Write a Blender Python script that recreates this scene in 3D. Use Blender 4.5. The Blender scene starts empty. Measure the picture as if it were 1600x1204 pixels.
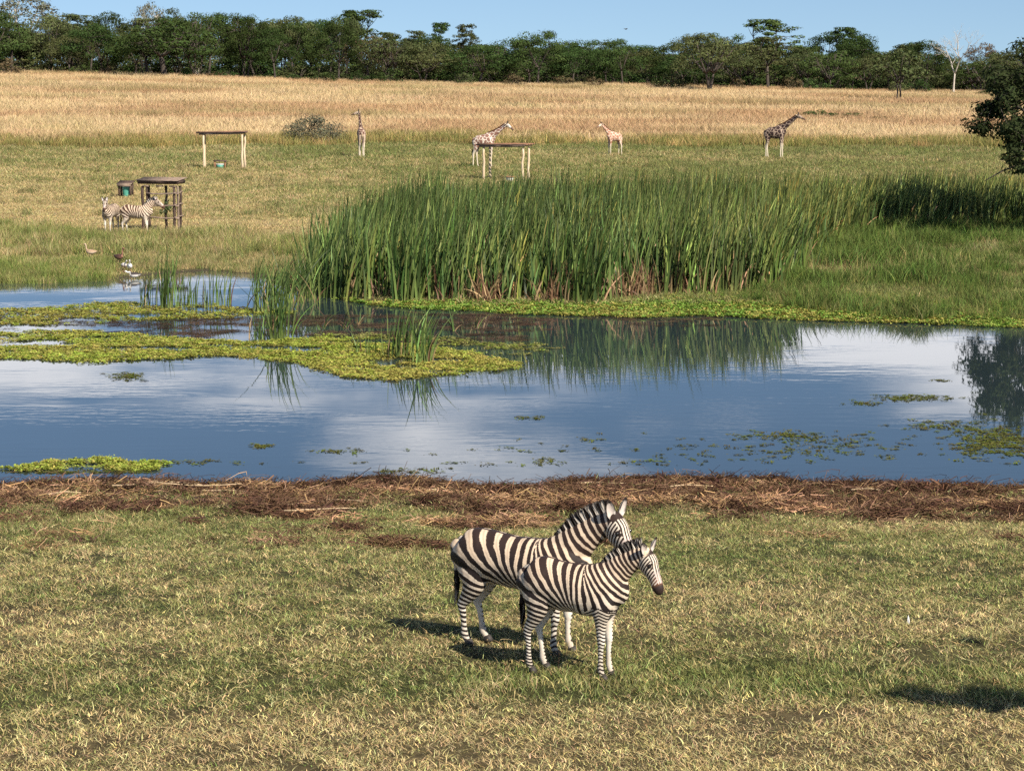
import bpy, math, random
import numpy as np
from mathutils import Vector, Matrix, Euler

# ------------------------------------------------------------------ camera, sky, sun, exposure
SC = bpy.context.scene
COL = SC.collection
F = 3400.0                      # focal length in pixels of the 1600 px wide photograph
CAMZ = 8.0                      # camera height above the water (water level is z = 0)
PITCH = math.atan((602 - 90) / F)
cam = bpy.data.objects.new('camera', bpy.data.cameras.new('camera'))
COL.objects.link(cam)
cam.location = (0, 0, CAMZ)
cam.rotation_euler = (math.pi / 2 - PITCH, 0, 0)
cam.data.sensor_width = 36
cam.data.lens = F / 1600 * 36
cam.data.clip_start = 0.5
cam.data.clip_end = 8000
SC.camera = cam

SUN = Vector((0.72, -0.90, 1.0)).normalized()      # towards the sun
SUN_EL = math.asin(SUN.z)
SUN_ROT = math.atan2(SUN.x, SUN.y)
w = bpy.data.worlds.new('World'); SC.world = w; w.use_nodes = True
nt = w.node_tree; N = nt.nodes; L = nt.links
for n in list(N): N.remove(n)
out = N.new('ShaderNodeOutputWorld'); bg = N.new('ShaderNodeBackground')
sky = N.new('ShaderNodeTexSky'); sky.sky_type = 'NISHITA'; sky.sun_disc = False
sky.sun_elevation = SUN_EL; sky.sun_rotation = SUN_ROT
sky.altitude = 1500; sky.air_density = 1.0; sky.dust_density = 0.15; sky.ozone_density = 3.5
# sample the sky a little above the true horizon so that it stays the clear dry-season blue down to the trees
lift = N.new('ShaderNodeVectorMath'); lift.operation = 'MULTIPLY_ADD'; lift.inputs[1].default_value = (1, 1, 0.85); lift.inputs[2].default_value = (0, 0, 0.08)
tc0 = N.new('ShaderNodeTexCoord'); L.new(tc0.outputs['Generated'], lift.inputs[0]); L.new(lift.outputs[0], sky.inputs[0])
# broken fair-weather clouds high above the frame (they show only in the pond)
tc = N.new('ShaderNodeTexCoord'); sep = N.new('ShaderNodeSeparateXYZ')
L.new(tc.outputs['Generated'], sep.inputs[0])
zc = N.new('ShaderNodeMath'); zc.operation = 'MAXIMUM'; zc.inputs[1].default_value = 0.02
L.new(sep.outputs['Z'], zc.inputs[0])
def div(a):
    m = N.new('ShaderNodeMath'); m.operation = 'DIVIDE'
    L.new(sep.outputs[a], m.inputs[0]); L.new(zc.outputs[0], m.inputs[1]); return m
cx, cy = div('X'), div('Y')
cmb = N.new('ShaderNodeCombineXYZ'); L.new(cx.outputs[0], cmb.inputs[0]); L.new(cy.outputs[0], cmb.inputs[1])
cmb.inputs[2].default_value = 63.3
cn = N.new('ShaderNodeTexNoise'); cn.inputs['Scale'].default_value = 0.62; cn.inputs['Detail'].default_value = 7; cn.inputs['Roughness'].default_value = 0.55
L.new(cmb.outputs[0], cn.inputs['Vector'])
cr = N.new('ShaderNodeMapRange'); cr.inputs['From Min'].default_value = 0.45; cr.inputs['From Max'].default_value = 0.60
cr.interpolation_type = 'SMOOTHSTEP'
L.new(cn.outputs['Fac'], cr.inputs['Value'])
el = N.new('ShaderNodeMapRange'); el.inputs['From Min'].default_value = 0.045; el.inputs['From Max'].default_value = 0.12
el.inputs['To Max'].default_value = 0.78
L.new(sep.outputs['Z'], el.inputs['Value'])
eh = N.new('ShaderNodeMapRange'); eh.inputs['From Min'].default_value = 0.22; eh.inputs['From Max'].default_value = 0.42; eh.inputs['To Min'].default_value = 1.0; eh.inputs['To Max'].default_value = 0.0
L.new(sep.outputs['Z'], eh.inputs['Value'])
c1_ = N.new('ShaderNodeMath'); c1_.operation = 'MULTIPLY'; L.new(el.outputs[0], c1_.inputs[0]); L.new(eh.outputs[0], c1_.inputs[1])
cf = N.new('ShaderNodeMath'); cf.operation = 'MULTIPLY'
L.new(cr.outputs[0], cf.inputs[0]); L.new(c1_.outputs[0], cf.inputs[1])
mixc = N.new('ShaderNodeMix'); mixc.data_type = 'RGBA'
L.new(cf.outputs[0], mixc.inputs['Factor']); L.new(sky.outputs[0], mixc.inputs['A'])
mixc.inputs['B'].default_value = (15.5, 15.2, 15.4, 1)
L.new(mixc.outputs['Result'], bg.inputs['Color']); bg.inputs['Strength'].default_value = 0.073
L.new(bg.outputs[0], out.inputs[0])

sl = bpy.data.lights.new('sun', 'SUN'); sl.energy = 5.0; sl.angle = math.radians(0.53); sl.color = (1.0, 0.92, 0.80)
so = bpy.data.objects.new('sun', sl); COL.objects.link(so)
so.rotation_euler = SUN.to_track_quat('Z', 'Y').to_euler(); so.location = (30, -40, 60)

SC.view_settings.view_transform = 'Standard'; SC.view_settings.look = 'None'
SC.view_settings.exposure = 0.57; SC.view_settings.gamma = 1.0; SC.view_settings.use_curve_mapping = False
SC.cycles.use_denoising = False; SC.cycles.use_adaptive_sampling = True; SC.cycles.adaptive_threshold = 0.02
SC.cycles.max_bounces = 3; SC.cycles.diffuse_bounces = 1; SC.cycles.glossy_bounces = 2
SC.cycles.transmission_bounces = 4; SC.cycles.transparent_max_bounces = 6

# ------------------------------------------------------------------ small tools
RNG = np.random.default_rng(11)
random.seed(4)

def ss(a, b, x):
    t = np.clip((np.asarray(x, float) - a) / (b - a), 0, 1); return t * t * (3 - 2 * t)

def vnoise(x, y, seed=0):
    x = np.asarray(x, float); y = np.asarray(y, float)
    xi = np.floor(x); yi = np.floor(y); fx = x - xi; fy = y - yi
    fx = fx * fx * (3 - 2 * fx); fy = fy * fy * (3 - 2 * fy)
    def h(a, b):
        v = np.sin(a * 127.1 + b * 311.7 + seed * 74.7) * 43758.5453
        return v - np.floor(v)
    return (h(xi, yi) * (1 - fx) + h(xi + 1, yi) * fx) * (1 - fy) + (h(xi, yi + 1) * (1 - fx) + h(xi + 1, yi + 1) * fx) * fy

def fbm(x, y, seed=0, o=3):
    s = 0; a = 0.5; t = 0
    for k in range(o):
        s = s + a * vnoise(x * 2 ** k, y * 2 ** k, seed + k * 13); t += a; a *= 0.5
    return s / t

def ray(px, py):
    c, s = math.cos(PITCH), math.sin(PITCH)
    a = (px - 800) / F; b = (602 - py) / F
    return np.array([a, c + b * s, -s + b * c])

def plane(px, py, z=0.0):
    r = ray(px, py); t = (z - CAMZ) / r[2]; return (r[0] * t, r[1] * t)

# far shoreline of the pond, walked from left to right
SHORE = np.array([plane(*p) for p in [(-500, 446), (-200, 445), (0, 443), (90, 440), (165, 438), (205, 432), (330, 424), (400, 430),
    (450, 444), (490, 462), (600, 474), (680, 480), (760, 486), (860, 491), (1000, 492), (1100, 493), (1250, 499), (1400, 504),
    (1600, 511), (1800, 514), (2200, 516)]])

def shore_d(x):
    return np.interp(x, SHORE[:, 0], SHORE[:, 1]) + (fbm(x * 0.7, x * 0 + 3, 5) - 0.5) * 0.9

def near_shift(x):
    return (fbm(x * 0.45, x * 0 + 9, 8, 4) - 0.5) * 2.0 + 0.012 * x

def height(x, d):
    x = np.asarray(x, float); d = np.asarray(d, float)
    dn = d + near_shift(x)
    zn = np.interp(dn, [-60, 18, 23.5, 30, 35, 38.6, 39.8, 40.6, 42.6], [3.0, 1.75, 1.60, 1.08, 0.50, 0.17, 0.08, -0.04, -0.6])
    zn = zn + 0.20 * ss(34.5, 36, dn) * (1 - ss(39.2, 40.2, dn)) * np.clip(fbm(x * 1.1, d * 1.6, 21) - 0.42, 0, 1) * 2
    zn = zn + (fbm(x * 0.5, d * 0.5, 2) - 0.5) * 0.06 * (1 - ss(37, 39.6, dn))
    e = d - shore_d(x)
    zf = np.interp(e, [-3, -0.6, 0, 0.8, 4, 25], [-0.6, -0.10, -0.01, 0.07, 0.16, 0.22])
    rise = np.interp(d, [190, 260, 330, 420, 480, 800, 3000], [0, 0.30, 1.0, 2.45, 2.7, 1.5, -10])
    tilt = -x / 99.0 * 2.1 * ss(190, 430, d) * np.where(d > 430, 430.0 / np.maximum(d, 1), 1)
    zf = zf + rise + np.clip(tilt, -4, 4) + (fbm(x * 0.12, d * 0.12, 31) - 0.5) * 0.12 * ss(5, 25, e) + (fbm(x * 0.03, d * 0.03, 33) - 0.5) * 1.0 * ss(230, 330, d)
    return np.where(d < 56, zn, zf)

def at(px, py):
    """the point of the ground seen through a pixel"""
    r = ray(px, py); t = 15.0
    prev = t
    while t < 1500:
        p = r * t
        if CAMZ + p[2] < float(height(p[0], p[1])):
            lo, hi = prev, t
            for _ in range(24):
                m = (lo + hi) / 2; q = r * m
                if CAMZ + q[2] < float(height(q[0], q[1])): hi = m
                else: lo = m
            q = r * hi
            return np.array([q[0], q[1], float(height(q[0], q[1]))])
        prev = t; t *= 1.006
    return np.array([r[0] * 450, r[1] * 450, float(height(r[0] * 450, r[1] * 450))])

def poly(pts, z=0.0):
    return np.array([plane(p[0], p[1], z) for p in pts])

def inside(P, x, y):
    r = np.zeros(x.shape, bool); n = len(P); j = n - 1
    for i in range(n):
        xi, yi = P[i]; xj, yj = P[j]
        c = ((yi > y) != (yj > y)) & (x < (xj - xi) * (y - yi) / (yj - yi + 1e-12) + xi)
        r ^= c; j = i
    return r

def sample_poly(P, n, jitter=0.0, seed=1):
    g = np.random.default_rng(seed)
    a, b = P.min(0), P.max(0)
    x = g.uniform(a[0], b[0], n * 4); y = g.uniform(a[1], b[1], n * 4)
    jx = x + (fbm(x * 1.7, y * 1.7, seed) - 0.5) * jitter * 2; jy = y + (fbm(x * 1.7 + 50, y * 1.7, seed) - 0.5) * jitter * 2
    k = inside(P, jx, jy); x, y = x[k][:n], y[k][:n]
    return x, y

def mk_mesh(name, V, quads=None, tris=None, mat=None, cols=None, smooth=False, fl=None):
    me = bpy.data.meshes.new(name)
    V = np.asarray(V, np.float32)
    q = np.zeros((0, 4), np.int32) if quads is None or len(quads) == 0 else np.asarray(quads, np.int32)
    t = np.zeros((0, 3), np.int32) if tris is None or len(tris) == 0 else np.asarray(tris, np.int32)
    me.vertices.add(len(V)); me.vertices.foreach_set('co', V.ravel())
    me.loops.add(q.size + t.size); me.loops.foreach_set('vertex_index', np.concatenate([q.ravel(), t.ravel()]))
    me.polygons.add(len(q) + len(t))
    st = np.concatenate([np.arange(len(q)) * 4, q.size + np.arange(len(t)) * 3]).astype(np.int32)
    me.polygons.foreach_set('loop_start', st)
    if smooth: me.polygons.foreach_set('use_smooth', np.ones(len(q) + len(t), bool))
    me.update(calc_edges=True); me.validate()
    if cols is not None:
        a = me.attributes.new('Col', 'FLOAT_COLOR', 'POINT')
        c = np.ones((len(V), 4), np.float32); c[:, :3] = cols; a.data.foreach_set('color', c.ravel())
    for k, v in (fl or {}).items():
        a = me.attributes.new(k, 'FLOAT', 'POINT'); a.data.foreach_set('value', np.asarray(v, np.float32))
    if mat: me.materials.append(mat)
    return me

class MB:
    """collects shapes into one mesh"""
    def __init__(s): s.V = []; s.Q = []; s.T = []; s.C = []; s.n = 0
    def add(s, V, Q=None, T=None, C=None):
        V = np.asarray(V, float).reshape(-1, 3)
        if Q is not None and len(Q): s.Q.append(np.asarray(Q) + s.n)
        if T is not None and len(T): s.T.append(np.asarray(T) + s.n)
        s.V.append(V); s.n += len(V)
        s.C.append(np.broadcast_to(np.asarray(C if C is not None else (1, 1, 1), float), V.shape))
    def box(s, c, size, rot=None, C=None, jit=0):
        h = np.array(size) / 2
        v = np.array([[x, y, z] for x in (-1, 1) for y in (-1, 1) for z in (-1, 1)], float) * h
        if jit: v += np.random.default_rng(int(abs(c[0] * 97 + c[2] * 31) * 10) + 1).normal(0, jit, v.shape)
        if rot is not None: v = v @ np.array(Euler(rot).to_matrix()).T
        s.add(v + np.array(c), [[0, 1, 3, 2], [4, 6, 7, 5], [0, 4, 5, 1], [2, 3, 7, 6], [0, 2, 6, 4], [1, 5, 7, 3]], None, C)
    def tube(s, P, R, n=6, C=None):
        P = np.asarray(P, float); k = len(P); R = np.broadcast_to(np.asarray(R, float), (k,))
        T = np.gradient(P, axis=0); T /= np.linalg.norm(T, axis=1, keepdims=True) + 1e-9
        up = np.array([0.31, 0.17, 0.93]) if abs(T[0][2]) < 0.9 else np.array([0.95, 0.3, 0.05])
        A = np.cross(T, up); A /= np.linalg.norm(A, axis=1, keepdims=True) + 1e-9
        B = np.cross(T, A)
        a = np.arange(n) / n * 2 * math.pi
        V = P[:, None] + R[:, None, None] * (A[:, None] * np.cos(a)[None, :, None] + B[:, None] * np.sin(a)[None, :, None])
        V = np.concatenate([V.reshape(-1, 3), P[:1], P[-1:]])
        i = np.arange(k - 1)[:, None] * n; j = np.arange(n)[None]; j2 = (j + 1) % n
        Q = np.stack([i + j, i + j2, i + n + j2, i + n + j], -1).reshape(-1, 4)
        jj = np.arange(n)
        T1 = np.stack([np.full(n, k * n), (jj + 1) % n, jj], -1); T2 = np.stack([np.full(n, k * n + 1), (k - 1) * n + jj, (k - 1) * n + (jj + 1) % n], -1)
        s.add(V, Q, np.concatenate([T1, T2]), C)
    def mesh(s, name, mat, smooth=False, cols=True):
        return mk_mesh(name, np.concatenate(s.V), np.concatenate(s.Q) if s.Q else None, np.concatenate(s.T) if s.T else None, mat,
                       np.concatenate(s.C) if cols else None, smooth)

def obj(name, me, parent=None, loc=None, rot=None):
    o = bpy.data.objects.new(name, me); COL.objects.link(o)
    if parent: o.parent = parent
    if loc is not None: o.location = loc
    if rot is not None: o.rotation_euler = rot
    return o

def tag(o, label=None, cat=None, group=None, kind=None):
    if label: o['label'] = label
    if cat: o['category'] = cat
    if group: o['group'] = group
    if kind: o['kind'] = kind
    return o

def root(name, loc, rz, label, cat, group=None):
    o = obj(name, None, None, loc, (0, 0, rz)); o.empty_display_size = 0.2
    return tag(o, label, cat, group)

def copy_tree(o, parent=None):
    c = o.copy(); COL.objects.link(c); c.parent = parent
    for ch in list(o.children): copy_tree(ch, c)
    return c

# ------------------------------------------------------------------ materials
def newmat(name):
    m = bpy.data.materials.new(name); m.use_nodes = True
    for n in list(m.node_tree.nodes): m.node_tree.nodes.remove(n)
    return m, m.node_tree.nodes, m.node_tree.links

def mixrgb(N, L, mode, fac, a, b):
    x = N.new('ShaderNodeMix'); x.data_type = 'RGBA'; x.blend_type = mode
    for k, v in (('Factor', fac), ('A', a), ('B', b)):
        s = x.inputs[k]
        if hasattr(v, 'is_output'): L.new(v, s)
        else: s.default_value = v if k == 'Factor' else (*v, 1)
    return x.outputs['Result']

def foliage_mat(name, base=(1, 1, 1), trans=0.3, tint=False, rnd=0.0, gloss=0.03):
    m, N, L = newmat(name)
    o = N.new('ShaderNodeOutputMaterial')
    a = N.new('ShaderNodeAttribute'); a.attribute_name = 'Col'
    c = mixrgb(N, L, 'MULTIPLY', 1.0, a.outputs['Color'], base)
    if tint:
        t = N.new('ShaderNodeAttribute'); t.attribute_type = 'INSTANCER'; t.attribute_name = 'tint'
        c = mixrgb(N, L, 'MULTIPLY', 1.0, c, t.outputs['Color'])
    if rnd:
        oi = N.new('ShaderNodeObjectInfo'); hs = N.new('ShaderNodeHueSaturation')
        mr = N.new('ShaderNodeMapRange'); mr.inputs['To Min'].default_value = 1 - rnd; mr.inputs['To Max'].default_value = 1 + rnd
        L.new(oi.outputs['Random'], mr.inputs['Value']); L.new(mr.outputs[0], hs.inputs['Value'])
        m2 = N.new('ShaderNodeMapRange'); m2.inputs['To Min'].default_value = 0.48; m2.inputs['To Max'].default_value = 0.515
        mm = N.new('ShaderNodeMath'); mm.operation = 'FRACT'; m3 = N.new('ShaderNodeMath'); m3.operation = 'MULTIPLY'; m3.inputs[1].default_value = 7.3
        L.new(oi.outputs['Random'], m3.inputs[0]); L.new(m3.outputs[0], mm.inputs[0]); L.new(mm.outputs[0], m2.inputs['Value'])
        L.new(m2.outputs[0], hs.inputs['Hue']); L.new(c, hs.inputs['Color']); c = hs.outputs[0]
    d = N.new('ShaderNodeBsdfDiffuse'); L.new(c, d.inputs['Color'])
    tr = N.new('ShaderNodeBsdfTranslucent'); L.new(c, tr.inputs['Color'])
    ms = N.new('ShaderNodeMixShader'); ms.inputs[0].default_value = trans
    L.new(d.outputs[0], ms.inputs[1]); L.new(tr.outputs[0], ms.inputs[2])
    last = ms.outputs[0]
    if gloss:
        g = N.new('ShaderNodeBsdfGlossy'); g.inputs['Roughness'].default_value = 0.45; g.inputs['Color'].default_value = (1, 1, 1, 1)
        m4 = N.new('ShaderNodeMixShader'); m4.inputs[0].default_value = gloss
        L.new(last, m4.inputs[1]); L.new(g.outputs[0], m4.inputs[2]); last = m4.outputs[0]
    L.new(last, o.inputs[0]); return m

def plain_mat(name, col, rough=0.8, noise=0.25, scale=6.0, stretch=(1, 1, 1), vc=False, bump=0.2, spec=0.3):
    m, N, L = newmat(name)
    o = N.new('ShaderNodeOutputMaterial'); b = N.new('ShaderNodeBsdfPrincipled'); L.new(b.outputs[0], o.inputs[0])
    t = N.new('ShaderNodeTexCoord'); mp = N.new('ShaderNodeMapping'); mp.inputs['Scale'].default_value = stretch
    L.new(t.outputs['Object'], mp.inputs[0])
    n = N.new('ShaderNodeTexNoise'); n.inputs['Scale'].default_value = scale; n.inputs['Detail'].default_value = 5; L.new(mp.outputs[0], n.inputs['Vector'])
    mr = N.new('ShaderNodeMapRange'); mr.inputs['To Min'].default_value = 1 - noise * 1.6; mr.inputs['To Max'].default_value = 1 + noise * 1.6
    mr.inputs['From Min'].default_value = 0.2; mr.inputs['From Max'].default_value = 0.8
    L.new(n.outputs['Fac'], mr.inputs['Value'])
    if vc:
        a = N.new('ShaderNodeAttribute'); a.attribute_name = 'Col'; c = mixrgb(N, L, 'MULTIPLY', 1.0, a.outputs['Color'], col)
    else: c = mixrgb(N, L, 'MIX', 0.0, col, col)
    vm = N.new('ShaderNodeVectorMath'); vm.operation = 'SCALE'; L.new(c, vm.inputs[0]); L.new(mr.outputs[0], vm.inputs['Scale'])
    L.new(vm.outputs[0], b.inputs['Base Color'])
    b.inputs['Roughness'].default_value = rough; b.inputs['Specular IOR Level'].default_value = spec
    if bump:
        bp = N.new('ShaderNodeBump'); bp.inputs['Strength'].default_value = bump; bp.inputs['Distance'].default_value = 0.02
        L.new(n.outputs['Fac'], bp.inputs['Height']); L.new(bp.outputs[0], b.inputs['Normal'])
    return m

M = {}
M['grass'] = foliage_mat('grass_blade', tint=True, trans=0.15, gloss=0.0)
M['reed'] = foliage_mat('reed_blade', trans=0.22, tint=True, gloss=0.012)
M['reed_solo'] = foliage_mat('reed_blade_solo', trans=0.22, gloss=0.012)
M['weed'] = foliage_mat('floating_leaf', tint=True, trans=0.2, gloss=0.012)
M['shred'] = foliage_mat('dry_shred', tint=True, trans=0.05, gloss=0.0)
M['leaf_dark'] = foliage_mat('leaf_dark', (0.050, 0.078, 0.024), 0.12, rnd=0.28, gloss=0)
M['leaf_olive'] = foliage_mat('leaf_olive', (0.082, 0.096, 0.038), 0.12, rnd=0.25, gloss=0)
M['leaf_brown'] = foliage_mat('leaf_brown', (0.135, 0.100, 0.056), 0.15, rnd=0.1, gloss=0)
M['leaf_grey'] = foliage_mat('leaf_grey', (0.15, 0.15, 0.095), 0.15, rnd=0.1, gloss=0)
M['leaf_near'] = foliage_mat('leaf_near', (0.034, 0.044, 0.018), 0.12, rnd=0.0, gloss=0)
M['bark'] = plain_mat('bark', (0.075, 0.060, 0.048), 0.9, 0.35, 4, (1, 1, 0.3))
M['bark_pale'] = plain_mat('bark_pale', (0.52, 0.46, 0.38), 0.9, 0.3, 4, (1, 1, 0.3))
M['wood_dark'] = plain_mat('wood_dark', (0.085, 0.055, 0.042), 0.85, 0.35, 5, (1, 1, 0.2))
M['wood_grey'] = plain_mat('wood_grey', (0.26, 0.19, 0.145), 0.85, 0.3, 6, (1, 1, 0.2))
M['wood_pale'] = plain_mat('wood_pale', (0.62, 0.48, 0.32), 0.8, 0.2, 5, (1, 1, 0.2))
M['wood_red'] = plain_mat('wood_red', (0.30, 0.15, 0.085), 0.85, 0.3, 6)
M['teal'] = plain_mat('teal_plastic', (0.10, 0.36, 0.27), 0.5, 0.12, 5, bump=0)
M['white'] = plain_mat('white_plastic', (0.80, 0.78, 0.74), 0.5, 0.08, 5, bump=0)
M['hoof'] = plain_mat('hoof', (0.05, 0.042, 0.036), 0.6, 0.3, 20)
M['eye'] = plain_mat('eye', (0.008, 0.006, 0.005), 0.12, 0.0, 5, bump=0, spec=0.6)
M['stalk'] = plain_mat('dry_stalk', (0.58, 0.43, 0.26), 0.8, 0.2, 9)

# ground: vertex colours give the zone, noise the fine soil relief
m, N, L = newmat('ground'); M['ground'] = m
o = N.new('ShaderNodeOutputMaterial'); b = N.new('ShaderNodeBsdfPrincipled'); L.new(b.outputs[0], o.inputs[0])
a = N.new('ShaderNodeAttribute'); a.attribute_name = 'Col'; g = N.new('ShaderNodeNewGeometry')
n1 = N.new('ShaderNodeTexNoise'); n1.inputs['Scale'].default_value = 9; n1.inputs['Detail'].default_value = 6; L.new(g.outputs['Position'], n1.inputs['Vector'])
n2 = N.new('ShaderNodeTexNoise'); n2.inputs['Scale'].default_value = 0.6; n2.inputs['Detail'].default_value = 4; L.new(g.outputs['Position'], n2.inputs['Vector'])
mr = N.new('ShaderNodeMapRange'); mr.inputs['From Min'].default_value = 0.3; mr.inputs['From Max'].default_value = 0.7; mr.inputs['To Min'].default_value = 0.55; mr.inputs['To Max'].default_value = 1.4
L.new(n1.outputs['Fac'], mr.inputs['Value'])
mr2 = N.new('ShaderNodeMapRange'); mr2.inputs['From Min'].default_value = 0.3; mr2.inputs['From Max'].default_value = 0.7; mr2.inputs['To Min'].default_value = 0.8; mr2.inputs['To Max'].default_value = 1.2
L.new(n2.outputs['Fac'], mr2.inputs['Value'])
mm = N.new('ShaderNodeMath'); mm.operation = 'MULTIPLY'; L.new(mr.outputs[0], mm.inputs[0]); L.new(mr2.outputs[0], mm.inputs[1])
vm = N.new('ShaderNodeVectorMath'); vm.operation = 'SCALE'; L.new(a.outputs['Color'], vm.inputs[0]); L.new(mm.outputs[0], vm.inputs['Scale'])
L.new(vm.outputs[0], b.inputs['Base Color']); b.inputs['Roughness'].default_value = 0.95; b.inputs['Specular IOR Level'].default_value = 0.1
bp = N.new('ShaderNodeBump'); bp.inputs['Strength'].default_value = 0.6; bp.inputs['Distance'].default_value = 0.04; L.new(n1.outputs['Fac'], bp.inputs['Height']); L.new(bp.outputs[0], b.inputs['Normal'])

# water: murky body, mirror surface, wind ripples in patches
m, N, L = newmat('water'); M['water'] = m
o = N.new('ShaderNodeOutputMaterial'); b = N.new('ShaderNodeBsdfPrincipled'); L.new(b.outputs[0], o.inputs[0])
b.inputs['Base Color'].default_value = (0.026, 0.040, 0.044, 1); b.inputs['Roughness'].default_value = 0.015; b.inputs['IOR'].default_value = 1.75
g = N.new('ShaderNodeNewGeometry')
def wave(scale, sx, sy, det):
    mp = N.new('ShaderNodeMapping'); mp.inputs['Scale'].default_value = (sx, sy, 1); L.new(g.outputs['Position'], mp.inputs[0])
    n = N.new('ShaderNodeTexNoise'); n.inputs['Scale'].default_value = scale; n.inputs['Detail'].default_value = det; n.inputs['Roughness'].default_value = 0.5
    L.new(mp.outputs[0], n.inputs['Vector']); return n.outputs['Fac']
w1 = wave(1.0, 1.1, 3.2, 3); w2 = wave(1.0, 0.12, 0.28, 3)
pm = N.new('ShaderNodeMapRange'); pm.inputs['From Min'].default_value = 0.42; pm.inputs['From Max'].default_value = 0.62; pm.inputs['To Min'].default_value = 0.06; pm.inputs['To Max'].default_value = 1.0
L.new(w2, pm.inputs['Value'])
hm = N.new('ShaderNodeMath'); hm.operation = 'MULTIPLY'; L.new(w1, hm.inputs[0]); L.new(pm.outputs[0], hm.inputs[1])
bp = N.new('ShaderNodeBump'); bp.inputs['Strength'].default_value = 1.0; bp.inputs['Distance'].default_value = 0.0026
L.new(hm.outputs[0], bp.inputs['Height']); L.new(bp.outputs[0], b.inputs['Normal'])

# ------------------------------------------------------------------ ground and water
rows = np.concatenate([np.arange(-60, 16, 3.0), np.arange(16, 46, 0.25), np.arange(46, 60, 1.0), np.arange(60, 112, 0.5),
                       np.arange(112, 210, 2.0), np.arange(210, 480, 5.0), np.geomspace(480, 3500, 24)])
s_ = np.linspace(-1, 1, 261); u_ = 0.32 * s_ + 0.9 * s_ ** 5
DD, UU = np.meshgrid(rows, u_, indexing='ij'); XX = UU * (np.abs(DD) + 40)
ZZ = height(XX, DD)

STRAW = np.array([0.49, 0.375, 0.185]); GREEN = np.array([0.105, 0.132, 0.038]); BROWN = np.array([0.085, 0.048, 0.036])
GOLD = np.array([0.58, 0.40, 0.165]); OLIVE = np.array([0.250, 0.240, 0.085]); MUD = np.array([0.060, 0.045, 0.034])

def lawn_green(x, d):
    """share of green grass on the near bank"""
    base = np.interp(d, [17, 19.6, 20.6, 21.2, 22.2, 22.9, 24.5, 26.5, 30, 33.5, 36], [0.12, 0.15, 0.36, 0.74, 0.66, 0.34, 0.36, 0.60, 0.70, 0.62, 0.5])
    return np.clip(base - 0.06 + (fbm(x * 0.35, d * 0.6, 41) - 0.5) * 1.3, 0.05, 0.95)

def plain_green(x, d):
    """share of green grass on the far plain"""
    u = x / d
    g = np.interp(d, [66, 84, 92, 100, 112, 128, 150, 175, 192, 205], [0.85, 0.75, 0.55, 0.28, 0.30, 0.45, 0.62, 0.78, 0.85, 0.6])
    g = g + 0.25 * ss(0.02, 0.12, u) * (1 - ss(150, 180, d))
    return np.clip(g - 0.22 * ss(-0.06, -0.14, u) * (d < 150) + (fbm(x * 0.08, d * 0.10, 43) - 0.5) * 1.1, 0.05, 0.98)

def gold_edge(x):
    return 201 + (fbm(x * 0.06, x * 0, 47, 4) - 0.5) * 30 - 0.06 * x

lg = lawn_green(XX, DD)[..., None]; pg = plain_green(XX, DD)[..., None]
Cn = STRAW * 0.17 * (1 - lg) + GREEN * 0.32 * lg
dn_ = DD + near_shift(XX)
mul = ss(34.8, 36.4, dn_ + (fbm(XX * 0.5, DD * 0.5, 51) - 0.5) * 7 + 0.9 - 1.1 * ss(-4, 3, XX))[..., None]
Cn = Cn * (1 - mul) + BROWN * mul
wet = ss(39.0, 39.9, dn_)[..., None]; Cn = Cn * (1 - wet) + np.array([0.030, 0.022, 0.018]) * wet
Cf = STRAW * 0.6 * (1 - pg) + GREEN * 0.8 * pg
ge = ss(-4, 6, DD - gold_edge(XX))[..., None]
Cf = Cf * (1 - ge) + GOLD * 0.8 * ge
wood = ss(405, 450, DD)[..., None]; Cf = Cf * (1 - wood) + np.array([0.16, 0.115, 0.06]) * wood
sm = 1 - ss(-0.1, 1.6, DD - shore_d(XX))[..., None]; Cf = Cf * (1 - sm) + MUD * sm
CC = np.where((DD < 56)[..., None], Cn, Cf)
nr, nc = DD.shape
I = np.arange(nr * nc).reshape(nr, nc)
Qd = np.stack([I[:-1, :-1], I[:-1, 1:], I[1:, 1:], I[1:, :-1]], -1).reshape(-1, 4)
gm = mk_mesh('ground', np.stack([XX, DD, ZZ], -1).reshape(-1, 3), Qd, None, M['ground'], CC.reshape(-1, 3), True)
tag(obj('ground', gm), kind='structure')
tag(obj('pond_water', mk_mesh('pond_water', [(-110, 34, 0), (110, 34, 0), (110, 92, 0), (-110, 92, 0)], [[0, 1, 2, 3]], None, M['water'])), kind='structure')

# ------------------------------------------------------------------ scattering of what nobody could count
def protos(name, meshes):
    c = bpy.data.collections.new(name)
    for i, me in enumerate(meshes):
        c.objects.link(bpy.data.objects.new('%s_%02d' % (name, i), me))
    return c, len(meshes)

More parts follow.
